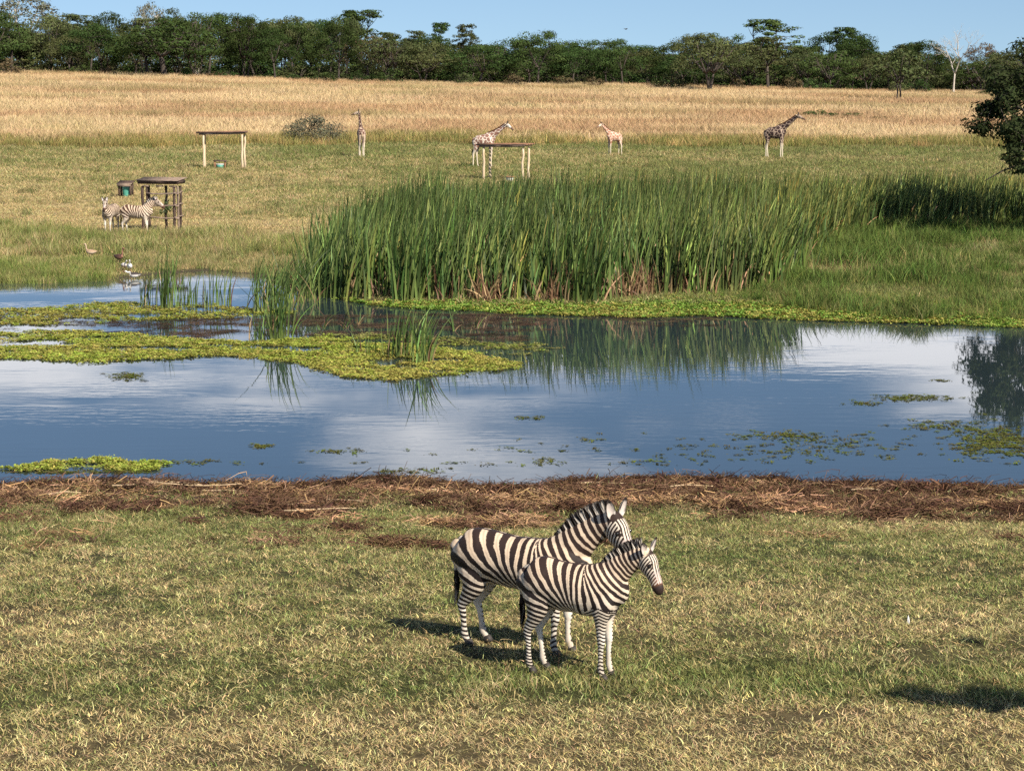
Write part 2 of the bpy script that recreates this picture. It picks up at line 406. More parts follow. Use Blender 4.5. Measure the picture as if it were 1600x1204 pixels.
def scatter(name, coll, P, rot, scl, tint, label, cat, seed=0):
    c, k = coll; n = len(P)
    g = np.random.default_rng(seed + 100)
    me = bpy.data.meshes.new(name); me.vertices.add(n); me.vertices.foreach_set('co', np.asarray(P, np.float32).ravel())
    a = me.attributes.new('rot', 'FLOAT_VECTOR', 'POINT'); a.data.foreach_set('vector', np.asarray(rot, np.float32).ravel())
    scl = np.asarray(scl, np.float32)
    if scl.ndim == 1: scl = np.repeat(scl[:, None], 3, 1)
    a = me.attributes.new('scl', 'FLOAT_VECTOR', 'POINT'); a.data.foreach_set('vector', scl.ravel())
    a = me.attributes.new('pick', 'INT', 'POINT'); a.data.foreach_set('value', g.integers(0, k, n).astype(np.int32))
    t4 = np.ones((n, 4), np.float32); t4[:, :3] = tint
    a = me.attributes.new('tint', 'FLOAT_COLOR', 'POINT'); a.data.foreach_set('color', t4.ravel())
    o = obj(name, me)
    ng = bpy.data.node_groups.new(name, 'GeometryNodeTree')
    ng.interface.new_socket('Geometry', in_out='INPUT', socket_type='NodeSocketGeometry')
    ng.interface.new_socket('Geometry', in_out='OUTPUT', socket_type='NodeSocketGeometry')
    N = ng.nodes; L = ng.links
    gi = N.new('NodeGroupInput'); go = N.new('NodeGroupOutput'); ip = N.new('GeometryNodeInstanceOnPoints')
    ci = N.new('GeometryNodeCollectionInfo'); ci.inputs['Collection'].default_value = c
    ci.inputs['Separate Children'].default_value = True; ci.inputs['Reset Children'].default_value = True
    def na(nm, ty):
        x = N.new('GeometryNodeInputNamedAttribute'); x.data_type = ty; x.inputs['Name'].default_value = nm; return x.outputs['Attribute']
    er = N.new('FunctionNodeEulerToRotation')
    L.new(gi.outputs[0], ip.inputs['Points']); L.new(ci.outputs[0], ip.inputs['Instance'])
    ip.inputs['Pick Instance'].default_value = True
    L.new(na('pick', 'INT'), ip.inputs['Instance Index']); L.new(na('rot', 'FLOAT_VECTOR'), er.inputs[0]); L.new(er.outputs[0], ip.inputs['Rotation'])
    L.new(na('scl', 'FLOAT_VECTOR'), ip.inputs['Scale']); L.new(ip.outputs[0], go.inputs[0])
    md = o.modifiers.new('scatter', 'NODES'); md.node_group = ng
    return tag(o, label, cat, kind='stuff')

def blades(g, n, spread, hgt, wid, lean, segs=3, curl=1.6, gauss=True, fold=0.0):
    """n ribbon blades; returns vertices, quads, blade index and t along the blade"""
    b = g.normal(0, spread * 0.5, (n, 2)) if gauss else g.uniform(-spread, spread, (n, 2))
    h = g.uniform(*hgt, n); wd = g.uniform(*wid, n); la = g.uniform(0, 2 * math.pi, n); ln = g.uniform(*lean, n); fa = g.uniform(0, math.pi, n)
    t = np.linspace(0, 1, segs + 1)[None]
    off = (ln * h)[:, None] * t ** curl
    z = h[:, None] * t * (1 - 0.28 * np.minimum(ln, 1.2)[:, None] * t)
    cx = b[:, :1] + np.cos(la)[:, None] * off; cy = b[:, 1:] + np.sin(la)[:, None] * off
    wv = wd[:, None] * np.clip(1.05 - t ** 2.2, 0.06, 1) / 2
    V = np.stack([np.stack([cx - np.cos(fa)[:, None] * wv, cy - np.sin(fa)[:, None] * wv, z], -1),
                  np.stack([cx + np.cos(fa)[:, None] * wv, cy + np.sin(fa)[:, None] * wv, z], -1)], 2)
    V = V.reshape(-1, 3)
    k = segs + 1; base = (np.arange(n) * k * 2)[:, None] + (np.arange(segs) * 2)[None]
    Q = np.stack([base, base + 1, base + 3, base + 2], -1).reshape(-1, 4)
    bi = np.repeat(np.arange(n), k * 2); tt = np.tile(np.repeat(t[0], 2), n)
    return V, Q, bi, tt

def tuft_meshes(name, cnt, n, spread, hgt, wid, lean, mat, segs=3, curl=1.6, var=0.3, hue=0.12, seed=1):
    r = []
    for i in range(cnt):
        g = np.random.default_rng(seed * 50 + i)
        V, Q, bi, t = blades(g, n, spread, hgt, wid, lean, segs, curl)
        c = (1 + g.uniform(-var, var, (n, 1))) * (1 + g.uniform(-hue, hue, (n, 3)))
        r.append(mk_mesh('%s_%d' % (name, i), V, Q, None, mat, c[bi]))
    return r

def rz(g, n, tilt=0.15):
    return np.stack([g.normal(0, tilt, n), g.normal(0, tilt, n), g.uniform(0, 2 * math.pi, n)], -1)

def frustum(g, n, d0, d1, margin=1.25, pw=1.0, pad=1.0):
    d = d0 + (d1 - d0) * g.uniform(0, 1, n) ** pw
    x = g.uniform(-1, 1, n) * (d * 800 / F * margin + pad)
    return x, d

def mixtint(g, share, a, b, var=0.22, hue=0.08):
    n = len(share); k = (g.uniform(0, 1, n) < share)[:, None]
    c = np.where(k, a, b)
    s = g.uniform(0.0, 0.7, (n, 1)) * 0.5
    c = c * (1 - s) + np.where(k, b, a) * s
    return c * (1 + g.uniform(-var, var, (n, 1))) * (1 + g.uniform(-hue, hue, (n, 3)))

def xyz(x, d, dz=0.0): return np.stack([x, d, height(x, d) + dz], -1)

g = np.random.default_rng(5)
lawn = protos('lawn_tuft', tuft_meshes('lawn_tuft', 8, 20, 0.17, (0.018, 0.072), (0.0045, 0.0085), (0.4, 2.3), M['grass'], 4, 1.5, 0.55, 0.14, 1))
x, d = frustum(g, 46000, 17.6, 39.2, 1.22, 0.95)
mu = ss(34.8, 36.4, d + near_shift(x) + (fbm(x * 0.5, d * 0.5, 51) - 0.5) * 7 + 0.9 - 1.1 * ss(-4, 3, x))
k = (g.uniform(0, 1, len(x)) > mu * 0.9) & ((fbm(x * 1.6, d * 2.0, 201) > 0.36) | (g.uniform(0, 1, len(x)) < 0.45)); x, d = x[k], d[k]
gr = lawn_green(x, d)
strip = ss(20.7, 21.2, d + (fbm(x * 0.8, d * 0, 3) - 0.5) * 0.5) * (1 - ss(22.0, 22.5, d)) * ss(0.42, 0.6, fbm(x * 0.25, d * 0.3, 77) + 0.1 * (x > -0.5))
sc_ = g.uniform(0.75, 1.25, len(x)); hz = 0.85 * sc_ * (1 + 0.9 * strip) * (0.75 + 0.6 * fbm(x * 1.2, d * 1.2, 66))
scatter('lawn_grass', lawn, xyz(x, d, -0.006), rz(g, len(x), 0.12), np.stack([sc_, sc_, hz], -1), mixtint(g, gr, GREEN * 1.42, STRAW * 1.30, 0.34),
        'short cropped green and straw coloured grass of the near bank', 'grass', 1)
# scattered dry flower stalks on the left of the lawn
tall = protos('dry_stem_tuft', tuft_meshes('dry_stem_tuft', 4, 7, 0.10, (0.15, 0.42), (0.004, 0.007), (0.1, 0.6), M['grass'], 4, 1.5, 0.3, 0.1, 2))
x, d = frustum(g, 420, 18.5, 33, 1.1)
k = (fbm(x * 0.4, d * 0.4, 61) > 0.53) | ((x / d < -0.2) & (d < 26)); x, d = x[k], d[k]
scatter('dry_grass_stems', tall, xyz(x, d), rz(g, len(x), 0.2), g.uniform(0.5, 1.0, len(x)), mixtint(g, np.full(len(x), 0.3), GREEN * 1.3, STRAW * 1.15),
        'thin dry grass stems standing above the cropped lawn', 'grass', 2)

# torn dead reeds raked up along the near shore
shred_m = []
for i in range(6):
    gg = np.random.default_rng(900 + i); mb = MB()
    for j in range(30):
        a = gg.uniform(0, math.pi * 2); ln = gg.uniform(0.10, 0.34); k = 5; t = np.linspace(-0.5, 0.5, k)
        c0 = np.array([gg.normal(0, 0.14), gg.normal(0, 0.14), gg.uniform(0.0, 0.06)])
        dr = np.array([math.cos(a), math.sin(a), gg.normal(0, 0.28)]); sd = np.array([-math.sin(a), math.cos(a), gg.normal(0, 0.6)]); sd /= np.linalg.norm(sd)
        bend = gg.normal(0, 0.4) * ln
        P = c0 + dr * ln * t[:, None] + np.array([-math.sin(a), math.cos(a), 0.4]) * bend * (t[:, None] ** 2 * 4 - 0.5)
        wd = gg.uniform(0.0025, 0.0075)
        V = np.stack([P - sd * wd, P + sd * wd], 1).reshape(-1, 3)
        Q = [[2 * q, 2 * q + 1, 2 * q + 3, 2 * q + 2] for q in range(k - 1)]
        mb.add(V, Q, None, np.array([1, 1, 1]) * gg.uniform(0.5, 1.6) * np.array([1, gg.uniform(0.9, 1.1), gg.uniform(0.85, 1.1)]))
    shred_m.append(mb.mesh('shred', M['shred']))
shreds = protos('shred', shred_m)
x, d = frustum(g, 21000, 30.5, 41.4, 1.22)
dn_ = d + near_shift(x)
m1 = ss(35.0, 36.6, dn_ + (fbm(x * 0.5, d * 0.5, 51) - 0.5) * 7 + 0.9 - 1.1 * ss(-4, 3, x)) * (1 - ss(40.2, 41.0, dn_))
m1 = np.maximum(m1, 0.06 * (fbm(x * 0.9, d * 0.9, 52) > 0.60))
for px_, py_c, rx_ in [(530, 832, .35), (632, 853, .5), (140, 876, .5), (1290, 866, .35), (930, 852, .3), (40, 815, .6), (1380, 802, .5), (700, 822, .5), (1140, 812, .5), (420, 838, .4)]:
    q_ = at(px_, py_c); m1 = np.maximum(m1, 0.8 * (((x - q_[0]) / rx_) ** 2 + ((d - q_[1]) / .35) ** 2 < 1))
gap = ss(0.50, 0.60, fbm(x * 0.5 + 7, d * 0.8, 53) + 0.07 * (1 - ss(-3.5, 0, x))) * (1 - ss(37.8, 39.1, dn_)) * 0.9
k = g.uniform(0, 1, len(x)) < m1 * (1 - gap); x, d = x[k], d[k]; dn_ = dn_[k]
st = np.clip(0.05 + 0.75 * ss(0.55, 0.72, fbm(x * 0.45, d * 0.9, 54)) * (1 - ss(38.5, 39.5, dn_)), 0, 0.8)
tn = mixtint(g, st, np.array([0.42, 0.26, 0.14]), np.array([0.058, 0.029, 0.023]), 0.5, 0.08)
tn = tn * (1 - 0.5 * ss(38.8, 39.8, dn_))[:, None]
scatter('raked_reed_litter', shreds, xyz(x, d, 0.005), rz(g, len(x), 0.12), np.stack([g.uniform(0.7, 1.5, len(x))] * 2 + [g.uniform(0.5, 1.2, len(x))], -1), tn,
        'brown raked dead reed litter lying along the near pond edge', 'litter', 3)
# green sprigs growing through the litter
x, d = frustum(g, 11000, 32, 39.8, 1.2); k = fbm(x * 0.5 + 7, d * 0.8, 53) + 0.07 * (1 - ss(-3.5, 0, x)) + g.uniform(-0.06, 0.06, len(x)) > 0.56; x, d = x[k], d[k]
scatter('litter_sprigs', lawn, xyz(x, d), rz(g, len(x), 0.2), g.uniform(0.8, 1.6, len(x)), mixtint(g, np.full(len(x), 0.75), GREEN * 1.15, STRAW),
        'green grass sprigs growing up through the brown litter', 'grass', 4)

# far plain
plain = protos('plain_tuft', tuft_meshes('plain_tuft', 6, 40, 0.42, (0.06, 0.20), (0.010, 0.020), (0.2, 1.2), M['grass'], 2, 1.5, 0.3, 0.12, 3))
x, d = frustum(g, 60000, 70, 208, 1.2, 1.25)
e = d - shore_d(x); k = e > 0.8; x, d = x[k], d[k]
gr = plain_green(x, d); sc_ = g.uniform(0.8, 1.5, len(x)) * np.interp(d, [70, 120, 205], [0.9, 1.15, 1.9])
hz = sc_ * (0.55 + 0.9 * gr * fbm(x * 0.25, d * 0.25, 62))
scatter('plain_grass', plain, xyz(x, d, -0.01), rz(g, len(x), 0.1), np.stack([sc_, sc_, hz], -1), mixtint(g, gr, GREEN * 1.35, STRAW * 1.18),
        'grazed green and straw grass of the plain beyond the pond', 'grass', 5)
# longer grass: left bank band, rank edge in front of the golden field, lush right bank
rank = protos('rank_tuft', tuft_meshes('rank_tuft', 6, 46, 0.40, (0.30, 0.75), (0.010, 0.020), (0.1, 0.7), M['grass'], 3, 1.8, 0.3, 0.12, 4))
xs, ds, cs, ss_ = [], [], [], []
LB = poly([(-150, 352), (60, 356), (150, 366), (300, 368), (420, 372), (520, 384), (520, 404), (300, 398), (120, 402), (-150, 408)], 0.2)
a_, b_ = sample_poly(LB, 3200, 0.6, 71); xs.append(a_); ds.append(b_); ss_.append(g.uniform(0.45, 1.15, len(a_)) * (0.4 + 1.0 * fbm(a_ * 0.4, b_ * 0.4, 83))); cs.append(mixtint(g, np.clip(0.62 + 1.6 * (fbm(a_ * 0.25, b_ * 0.25, 84) - 0.5), 0, 1), np.array([0.145, 0.195, 0.045]), STRAW, 0.35))
LS = poly([(-150, 414), (60, 412), (165, 414), (172, 434), (90, 438), (-150, 441)], 0.1)
a_, b_ = sample_poly(LS, 1300, 0.3, 72); xs.append(a_); ds.append(b_); ss_.append(g.uniform(0.35, 0.7, len(a_))); cs.append(mixtint(g, np.full(len(a_), 0.85), np.array([0.14, 0.20, 0.042]), STRAW, 0.35))
SE = poly([(200, 404), (330, 400), (520, 400), (520, 440), (470, 440), (410, 426), (320, 418), (210, 424)], 0.1)
a_, b_ = sample_poly(SE, 900, 0.4, 73); xs.append(a_); ds.append(b_); ss_.append(g.uniform(0.25, 0.6, len(a_))); cs.append(mixtint(g, np.full(len(a_), 0.45), GREEN * 1.3, STRAW))
RB = poly([(1215, 380), (1300, 366), (1420, 362), (1750, 362), (1800, 505), (1400, 497), (1200, 480), (1130, 470), (1225, 440)], 0.1)
a_, b_ = sample_poly(RB, 5600, 0.5, 74); pxy = 90 + 7.9 * F / b_
dry = ss(410, 425, pxy) * (1 - ss(432, 446, pxy)) * ss(0.4, 0.6, fbm(a_ * 0.5, b_ * 0.5, 81))
xs.append(a_); ds.append(b_); ss_.append(g.uniform(0.5, 1.25, len(a_)) * np.clip(0.05 + 2.3 * (fbm(a_ * 0.40, b_ * 0.40, 82) - 0.18), 0.25, 1.8) * (1 - 0.55 * dry) * (1 - 0.35 * ss(440, 470, pxy))); cs.append(mixtint(g, np.clip(0.9 - 0.75 * dry - 0.25 * ss(440, 460, pxy), 0, 1), np.array([0.090, 0.150, 0.032]), np.array([0.22, 0.21, 0.075]) * (1 - dry[:, None]) + STRAW * 0.9 * dry[:, None], 0.4))
x, d = frustum(g, 12000, 188, 214, 1.2, 1.0)
k = (np.abs(d - gold_edge(x) + 3) < 13 * fbm(x * 0.12, d * 0, 91)) & (fbm(x * 0.25, d * 0.25, 92) > 0.42); x, d = x[k], d[k]
xs.append(x); ds.append(d); ss_.append(g.uniform(0.6, 1.9, len(x))); cs.append(mixtint(g, np.full(len(x), 0.7), np.array([0.16, 0.175, 0.05]), GOLD, 0.35))
x, d, c_, s2 = np.concatenate(xs), np.concatenate(ds), np.concatenate(cs), np.concatenate(ss_)
scatter('rank_grass', rank, xyz(x, d, -0.02), rz(g, len(x), 0.1), np.stack([s2 * 1.15, s2 * 1.15, s2], -1), c_, 'long rank green grass on the far pond bank and below the golden field', 'grass', 6)
x, d = frustum(g, 5200, 86, 196, 1.2, 1.2); k = (fbm(x * 0.16, d * 0.22, 131) + g.uniform(-.05, .05, len(x)) > 0.60) & (d > shore_d(x) + 8); x, d = x[k], d[k]
s2 = g.uniform(0.35, 0.95, len(x))
scatter('plain_weeds', rank, xyz(x, d, -0.02), rz(g, len(x), 0.15), np.stack([s2 * 1.4, s2 * 1.4, s2], -1), mixtint(g, np.full(len(x), 0.6), np.array([0.105, 0.135, 0.040]), STRAW * 0.9, 0.35), 'rougher weed tufts dotted over the grazed plain', 'grass', 16)
# golden field
gold = protos('gold_tuft', tuft_meshes('gold_tuft', 6, 60, 1.25, (0.5, 1.15), (0.03, 0.06), (0.15, 0.9), M['grass'], 2, 1.8, 0.18, 0.05, 5))
x, d = frustum(g, 42000, 196, 436, 1.18, 1.0, 4)
k = d > gold_edge(x) + g.uniform(-5, 4, len(x)); x, d = x[k], d[k]
bn = fbm(x * 0.03, d * 0.055, 95, 4); b2 = fbm(x * 0.06, d * 0.12, 97, 3)
c0 = np.array([0.68, 0.50, 0.275]); c1 = np.array([0.53, 0.345, 0.185]); c2 = np.array([0.36, 0.30, 0.13])
t1 = ss(0.46, 0.64, bn)[:, None]; t2 = (ss(0.60, 0.72, b2) * 0.6)[:, None]
tn = (c0 * (1 - t1) + c1 * t1) * (1 - t2) + c2 * t2
tn = tn * (0.82 + 0.36 * fbm(x * 0.09, d * 0.18, 99, 3))[:, None] * (1 + g.uniform(-0.08, 0.08, (len(x), 1))) * (1 + g.uniform(-0.05, 0.05, (len(x), 3)))
s2 = g.uniform(0.8, 1.3, len(x)) * np.interp(d, [200, 330, 400, 430], [0.9, 1.2, 0.9, 0.8])
scatter('golden_field_grass', gold, xyz(x, d, -0.03), rz(g, len(x), 0.08), np.stack([s2 * 1.2, s2 * 1.2, s2 * (0.6 + 0.7 * b2)], -1), tn,
        'tall dry golden grass of the field below the woodland', 'grass', 7)

# ------------------------------------------------------------------ reeds
RG = np.array([0.066, 0.108, 0.028]); RP = np.array([0.30, 0.36, 0.10]); RD = np.array([0.34, 0.235, 0.12]); RBR = np.array([0.16, 0.085, 0.05])
def reed_blades(g, n, spread, hgt, lean=(0.02, 0.24), wid=(0.036, 0.085), dead=0.10, wind=0.06, segs=6, flat=None):
    b = g.normal(0, spread * 0.5, (n, 2))
    h = g.uniform(*hgt, n); wd = g.uniform(*wid, n); la = g.uniform(0, 2 * math.pi, n); ln = g.uniform(*lean, n); fa = g.uniform(-0.7, 0.7, n)
    isd = g.uniform(0, 1, n) < dead
    ln = np.where(isd & (g.uniform(0, 1, n) < 0.5), ln + g.uniform(0.1, 0.6, n), ln); h = np.where(isd, h * g.uniform(0.4, 0.85, n), h)
    ln = np.where(~isd & (g.uniform(0, 1, n) < 0.09), ln + g.uniform(0.2, 0.6, n), ln)
    t = np.linspace(0, 1, segs + 1)[None]
    off = (ln * h)[:, None] * (0.35 * t + 0.65 * t ** 2.2)
    wx = (wind * h * g.uniform(0.4, 1.6, n))[:, None] * t ** 3
    z = h[:, None] * t * (1 - 0.22 * np.minimum(ln, 1)[:, None] * t)
    cx = b[:, :1] + np.cos(la)[:, None] * off + wx; cy = b[:, 1:] + np.sin(la)[:, None] * off
    wv = wd[:, None] * np.clip(1.02 - t ** 3.5, 0.08, 1) / 2
    V = np.stack([np.stack([cx - np.cos(fa)[:, None] * wv, cy - np.sin(fa)[:, None] * wv, z], -1),
                  np.stack([cx + np.cos(fa)[:, None] * wv, cy + np.sin(fa)[:, None] * wv, z], -1)], 2).reshape(-1, 3)
    k = segs + 1; base = (np.arange(n) * k * 2)[:, None] + (np.arange(segs) * 2)[None]
    Q = np.stack([base, base + 1, base + 3, base + 2], -1).reshape(-1, 4)
    live = RG * np.exp(g.normal(0, 0.45, (n, 1))) * (1 + g.uniform(-0.1, 0.1, (n, 3)))
    yl = (g.uniform(0, 1, n) < 0.12)[:, None]; live = np.where(yl, live * 0.5 + RP * 0.5, live)
    deadc = np.where((g.uniform(0, 1, n) < 0.5)[:, None], RD, RBR) * (1 + g.uniform(-0.3, 0.3, (n, 1)))
    c = np.where(isd[:, None], deadc, live)[:, None] * np.ones((1, k, 1))
    wb = (np.clip(1 - t / 0.22, 0, 1) ** 1.2)[..., None] * np.where(isd, 0, g.uniform(0.3, 1.0, n))[:, None, None]
    c = c * (1 - wb) + RP * wb
    wt = (np.clip((t - 0.7) / 0.3, 0, 1))[..., None] * g.uniform(0, 0.3, n)[:, None, None]; c = c * (1 - wt) + np.array([0.20, 0.19, 0.07]) * wt
    return V, Q, np.repeat(c[:, :, None], 2, 2).reshape(-1, 3)

rm = []
for i in range(8):
    V, Q, C = reed_blades(np.random.default_rng(300 + i), 11, 0.62, (1.1, 3.0)); rm.append(mk_mesh('reed_tuft', V, Q, None, M['reed'], C))
reeds = protos('reed_tuft', rm)
BED = poly([(502, 460), (540, 463), (600, 470), (700, 474), (800, 474), (880, 478), (960, 474), (1050, 468), (1130, 464), (1205, 458), (1232, 436),
            (1240, 410), (1285, 385), (1380, 366), (1440, 368), (1520, 364), (1750, 360), (1750, 338), (1400, 338), (1260, 346), (1160, 362), (820, 368), (660, 376), (570, 400), (512, 430)], 0.05)
x, d = sample_poly(BED, 4700, 0.9, 77)
DEADP = [at(*p_) for p_ in [(752, 474), (764, 472), (880, 476), (955, 472), (972, 470), (1005, 468), (1040, 466), (1092, 462), (1130, 462), (600, 468), (690, 474)]]
hole = np.min([np.hypot(x - q_[0], (d - q_[1] - 0.6) * 0.55) for q_ in DEADP], 0) < 0.42
k = ~hole & (fbm(x * 0.8, d * 0.8, 177) > 0.36) | (fbm(x * 0.3, d * 0.3, 178) > 0.5); x, d = x[k], d[k]
gx = np.random.default_rng(78)
py_ = 90 + 7.9 * F / d
front = np.interp(d, [70, 76, 100], [1.0, 1.06, 1.0])
hh = front * (0.66 + 0.62 * fbm(x * 0.5, d * 0.5, 79) + gx.uniform(-0.08, 0.08, len(x))) * np.where(x / d > 0.13, 0.86, 1.0) * np.where(x / d < -0.075, 0.9, 1.0)
tn = np.exp(gx.normal(0, 0.33, (len(x), 1))) * (1 + gx.uniform(-0.10, 0.10, (len(x), 3)))
old = ((gx.uniform(0, 1, len(x)) < 0.02 + 0.3 * ss(0.62, 0.74, fbm(x * 0.35, d * 0.35, 183))))[:, None]; tn = np.where(old, tn * np.array([2.1, 1.45, 1.3]), tn)
yv = ss(0.02, 0.14, x / d)[:, None]; tn = tn * (1 + yv * np.array([0.38, 0.18, 0.18]))
scatter('reed_bed', reeds, xyz(x, d, -0.05), np.stack([gx.normal(0, 0.10, len(x)), gx.normal(0.02, 0.10, len(x)), gx.uniform(-0.9, 0.9, len(x))], -1),
        np.stack([np.ones(len(x)), np.ones(len(x)), hh], -1), tn, 'dense bed of tall green bulrushes on the far pond bank', 'reeds', 8)

dm = []
for i in range(5):
    V, Q, C = reed_blades(np.random.default_rng(340 + i), 9, 0.5, (1.0, 2.3), (0.05, 0.5), (0.03, 0.06), 1.0, 0.02); dm.append(mk_mesh('dead_reed_tuft', V, Q, None, M['reed'], C))
dead_reeds = protos('dead_reed_tuft', dm)
xs, ds = [], []
for q_ in DEADP:
    for j in range(6): xs.append(q_[0] + gx.normal(0, 0.30)); ds.append(q_[1] + 0.9 + gx.normal(0, 0.4))
x2, d2 = sample_poly(BED, 150, 0.9, 179); k = (x2 / d2 > 0.0) & (d2 < 90); xs = np.concatenate([xs, x2[k]]); ds = np.concatenate([ds, d2[k]])
scatter('dead_reeds', dead_reeds, xyz(xs, ds, -0.05), np.stack([gx.normal(0, 0.16, len(xs)), gx.normal(0, 0.16, len(xs)), gx.uniform(-1, 1, len(xs))], -1), np.stack([np.ones(len(xs)), np.ones(len(xs)), gx.uniform(0.7, 1.2, len(xs))], -1),
        np.exp(gx.normal(0, 0.25, (len(xs), 1))) * np.array([1, 1, 1]), 'brown dead reed stalks among the green bulrushes', 'reeds', 9)

def clump(px, py, hpx, n, spread, label, group=None, lean=(0.02, 0.22), wind=0.08, dead=0.10, seed=0):
    p = plane(px, py, 0.02); s = F / p[1]; h = hpx / s
    V, Q, C = reed_blades(np.random.default_rng(seed), n, spread, (h * 0.55, h * 1.05), lean, (0.018, 0.042), dead, wind)
    return tag(obj('reed_clump', mk_mesh('reed_clump', V, Q, None, M['reed_solo'], C), None, (p[0], p[1], -0.03)), label, 'reeds', group)
gl = 'slim green reed clump standing in the shallows near the geese'
for i, (px, py, hp, n, sp) in enumerate([(228, 477, 66, 14, 0.25), (262, 480, 110, 46, 0.42), (296, 478, 62, 18, 0.3), (332, 478, 74, 15, 0.35), (356, 474, 60, 12, 0.35), (312, 476, 40, 6, 0.4)]):
    clump(px, py, hp, n, sp, gl if i != 1 else 'tallest reed clump among the slim ones near the geese', None if i == 1 else 'slim reed clumps in the shallows', seed=400 + i)
clump(418, 486, 96, 60, 0.8, 'bushy reed clump with pale sheathed bases at the weed mat corner', lean=(0.1, 0.5), wind=0.2, seed=420)
clump(458, 470, 92, 80, 1.1, 'bushy leaning reeds beside the narrow end of the bulrush bed', lean=(0.1, 0.55), wind=0.2, seed=421)
clump(482, 462, 88, 60, 1.0, 'leaning leafy reeds joined to the narrow end of the bulrush bed', lean=(0.1, 0.5), wind=0.15, seed=426)
clump(433, 529, 120, 44, 0.4, 'upright reed clump rising from dark water beside the weed island', lean=(0.02, 0.25), wind=0.12, seed=422)
clump(404, 527, 52, 8, 0.25, 'few short pale reed stems beside the upright clump', lean=(0.02, 0.3), seed=427)
clump(624, 556, 88, 40, 0.30, 'shorter dense reed clump of the pair on the weed island', lean=(0.02, 0.2), seed=423)
clump(664, 566, 104, 34, 0.32, 'taller spreading reed clump of the pair on the weed island', lean=(0.05, 0.35), wind=0.12, seed=424)
clump(570, 552, 40, 12, 0.35, 'small thin tuft of green reeds on the weed island', seed=425)
gl2 = 'sparse bent reed stems in dark water before the bulrush bed'
for i, (px, py) in enumerate([(462, 512), (506, 512), (540, 512), (560, 506), (710, 516), (745, 512)]):
    clump(px, py, 42, 5, 0.06, gl2, 'sparse stems in dark water', lean=(0.1, 0.9), dead=0.4, seed=440 + i)

# ------------------------------------------------------------------ floating weed
wm = []
for i in range(6):
    gg = np.random.default_rng(700 + i); mb = MB()
    for j in range(16):
        a = gg.uniform(0, 2 * math.pi); r = abs(gg.normal(0, 0.11)); c0 = np.array([r * math.cos(a), r * math.sin(a), gg.uniform(0.02, 0.09)])
        ln, wd, az, tl = gg.uniform(0.05, 0.11), gg.uniform(0.022, 0.045), gg.uniform(0, 2 * math.pi), gg.uniform(0.0, 0.9)
        dr = np.array([math.cos(az) * math.cos(tl), math.sin(az) * math.cos(tl), math.sin(tl)]); sd = np.array([-math.sin(az), math.cos(az), gg.normal(0, 0.2)])
        V = [c0, c0 + dr * ln * 0.5 - sd * wd, c0 + dr * ln, c0 + dr * ln * 0.5 + sd * wd]
        mb.add(V, [[0, 1, 2, 3]], None, np.array([1, 1, 1]) * gg.uniform(0.7, 1.3))
    wm.append(mb.mesh('weed_rosette', M['weed']))
weeds = protos('weed_rosette', wm)
M['mat'] = plain_mat('weed_mat_base', (0.085, 0.090, 0.025), 0.95, 0.4, 3)
LIME = np.array([0.27, 0.34, 0.05]); YEL = np.array([0.38, 0.32, 0.085]); FRESH = np.array([0.16, 0.30, 0.045]); DULL = np.array([0.22, 0.20, 0.075])
def weed_mat(pts, n, label, share, a, b, seed, scale=(0.4, 0.95), holes=0.0, jit=0.4, base=True, hz=1.0, zz=0.0):
    P = poly(pts); g = np.random.default_rng(seed); x, y = sample_poly(P, n, jit, seed)
    if holes: k = fbm(x * 0.6, y * 1.3, seed + 5) + g.uniform(-0.06, 0.06, len(x)) > holes; x, y = x[k], y[k]
    z = np.maximum(height(x, y), zz) + 0.004
    s = g.uniform(*scale, len(x))
    cl = np.clip(share + (fbm(x * 0.35, y * 0.6, seed + 8) - 0.5) * 1.2, 0, 1)
    return scatter('floating_weed', weeds, np.stack([x, y, z], -1), rz(g, len(x), 0.1), np.stack([s, s, s * hz], -1), mixtint(g, cl, a, b, 0.25, 0.08), label, 'weed', seed)
weed_mat([(-120, 512), (0, 514), (150, 518), (230, 524), (320, 532), (420, 534), (500, 526), (600, 532), (700, 546), (790, 560), (822, 576), (760, 582), (680, 588),
          (600, 595), (540, 588), (470, 572), (420, 560), (330, 557), (250, 562), (150, 568), (60, 563), (-120, 560)], 12500, 'yellow green floating weed island in mid pond', 0.55, LIME, YEL, 801, holes=0.38, hz=0.5)
weed_mat([(-100, 486), (40, 482), (120, 474), (230, 472), (330, 476), (400, 482), (470, 488), (400, 496), (240, 500), (120, 506), (-100, 512)], 3600, 'dull yellow weed mat around the slim reed clumps', 0.35, LIME, YEL * 0.8, 802, holes=0.42, hz=0.5)
weed_mat([(500, 464), (600, 474), (700, 474), (800, 476), (900, 480), (1000, 474), (1110, 466), (1230, 466), (1400, 468), (1520, 480), (1800, 492), (1800, 518), (1600, 512), (1400, 506),
          (1250, 500), (1100, 494), (1000, 496), (860, 494), (760, 489), (680, 484), (600, 480)], 11000, 'bright green creeping weed fringe along the bulrush bed', 0.55, FRESH, YEL, 803, scale=(0.5, 1.0), hz=0.9)
weed_mat([(-10, 733), (60, 722), (130, 716), (215, 719), (268, 726), (225, 733), (130, 736), (40, 737)], 900, 'small yellow green weed mat close to the near shore', 0.6, LIME, YEL, 804, scale=(0.3, 0.75), hz=0.7, jit=0.5, holes=0.38)
weed_mat([(480, 524), (600, 522), (760, 530), (900, 540), (830, 556), (700, 544), (600, 530)], 900, 'thin broken weed skin in the dark water', 0.3, LIME * 0.8, DULL, 805, holes=0.55, hz=0.4)
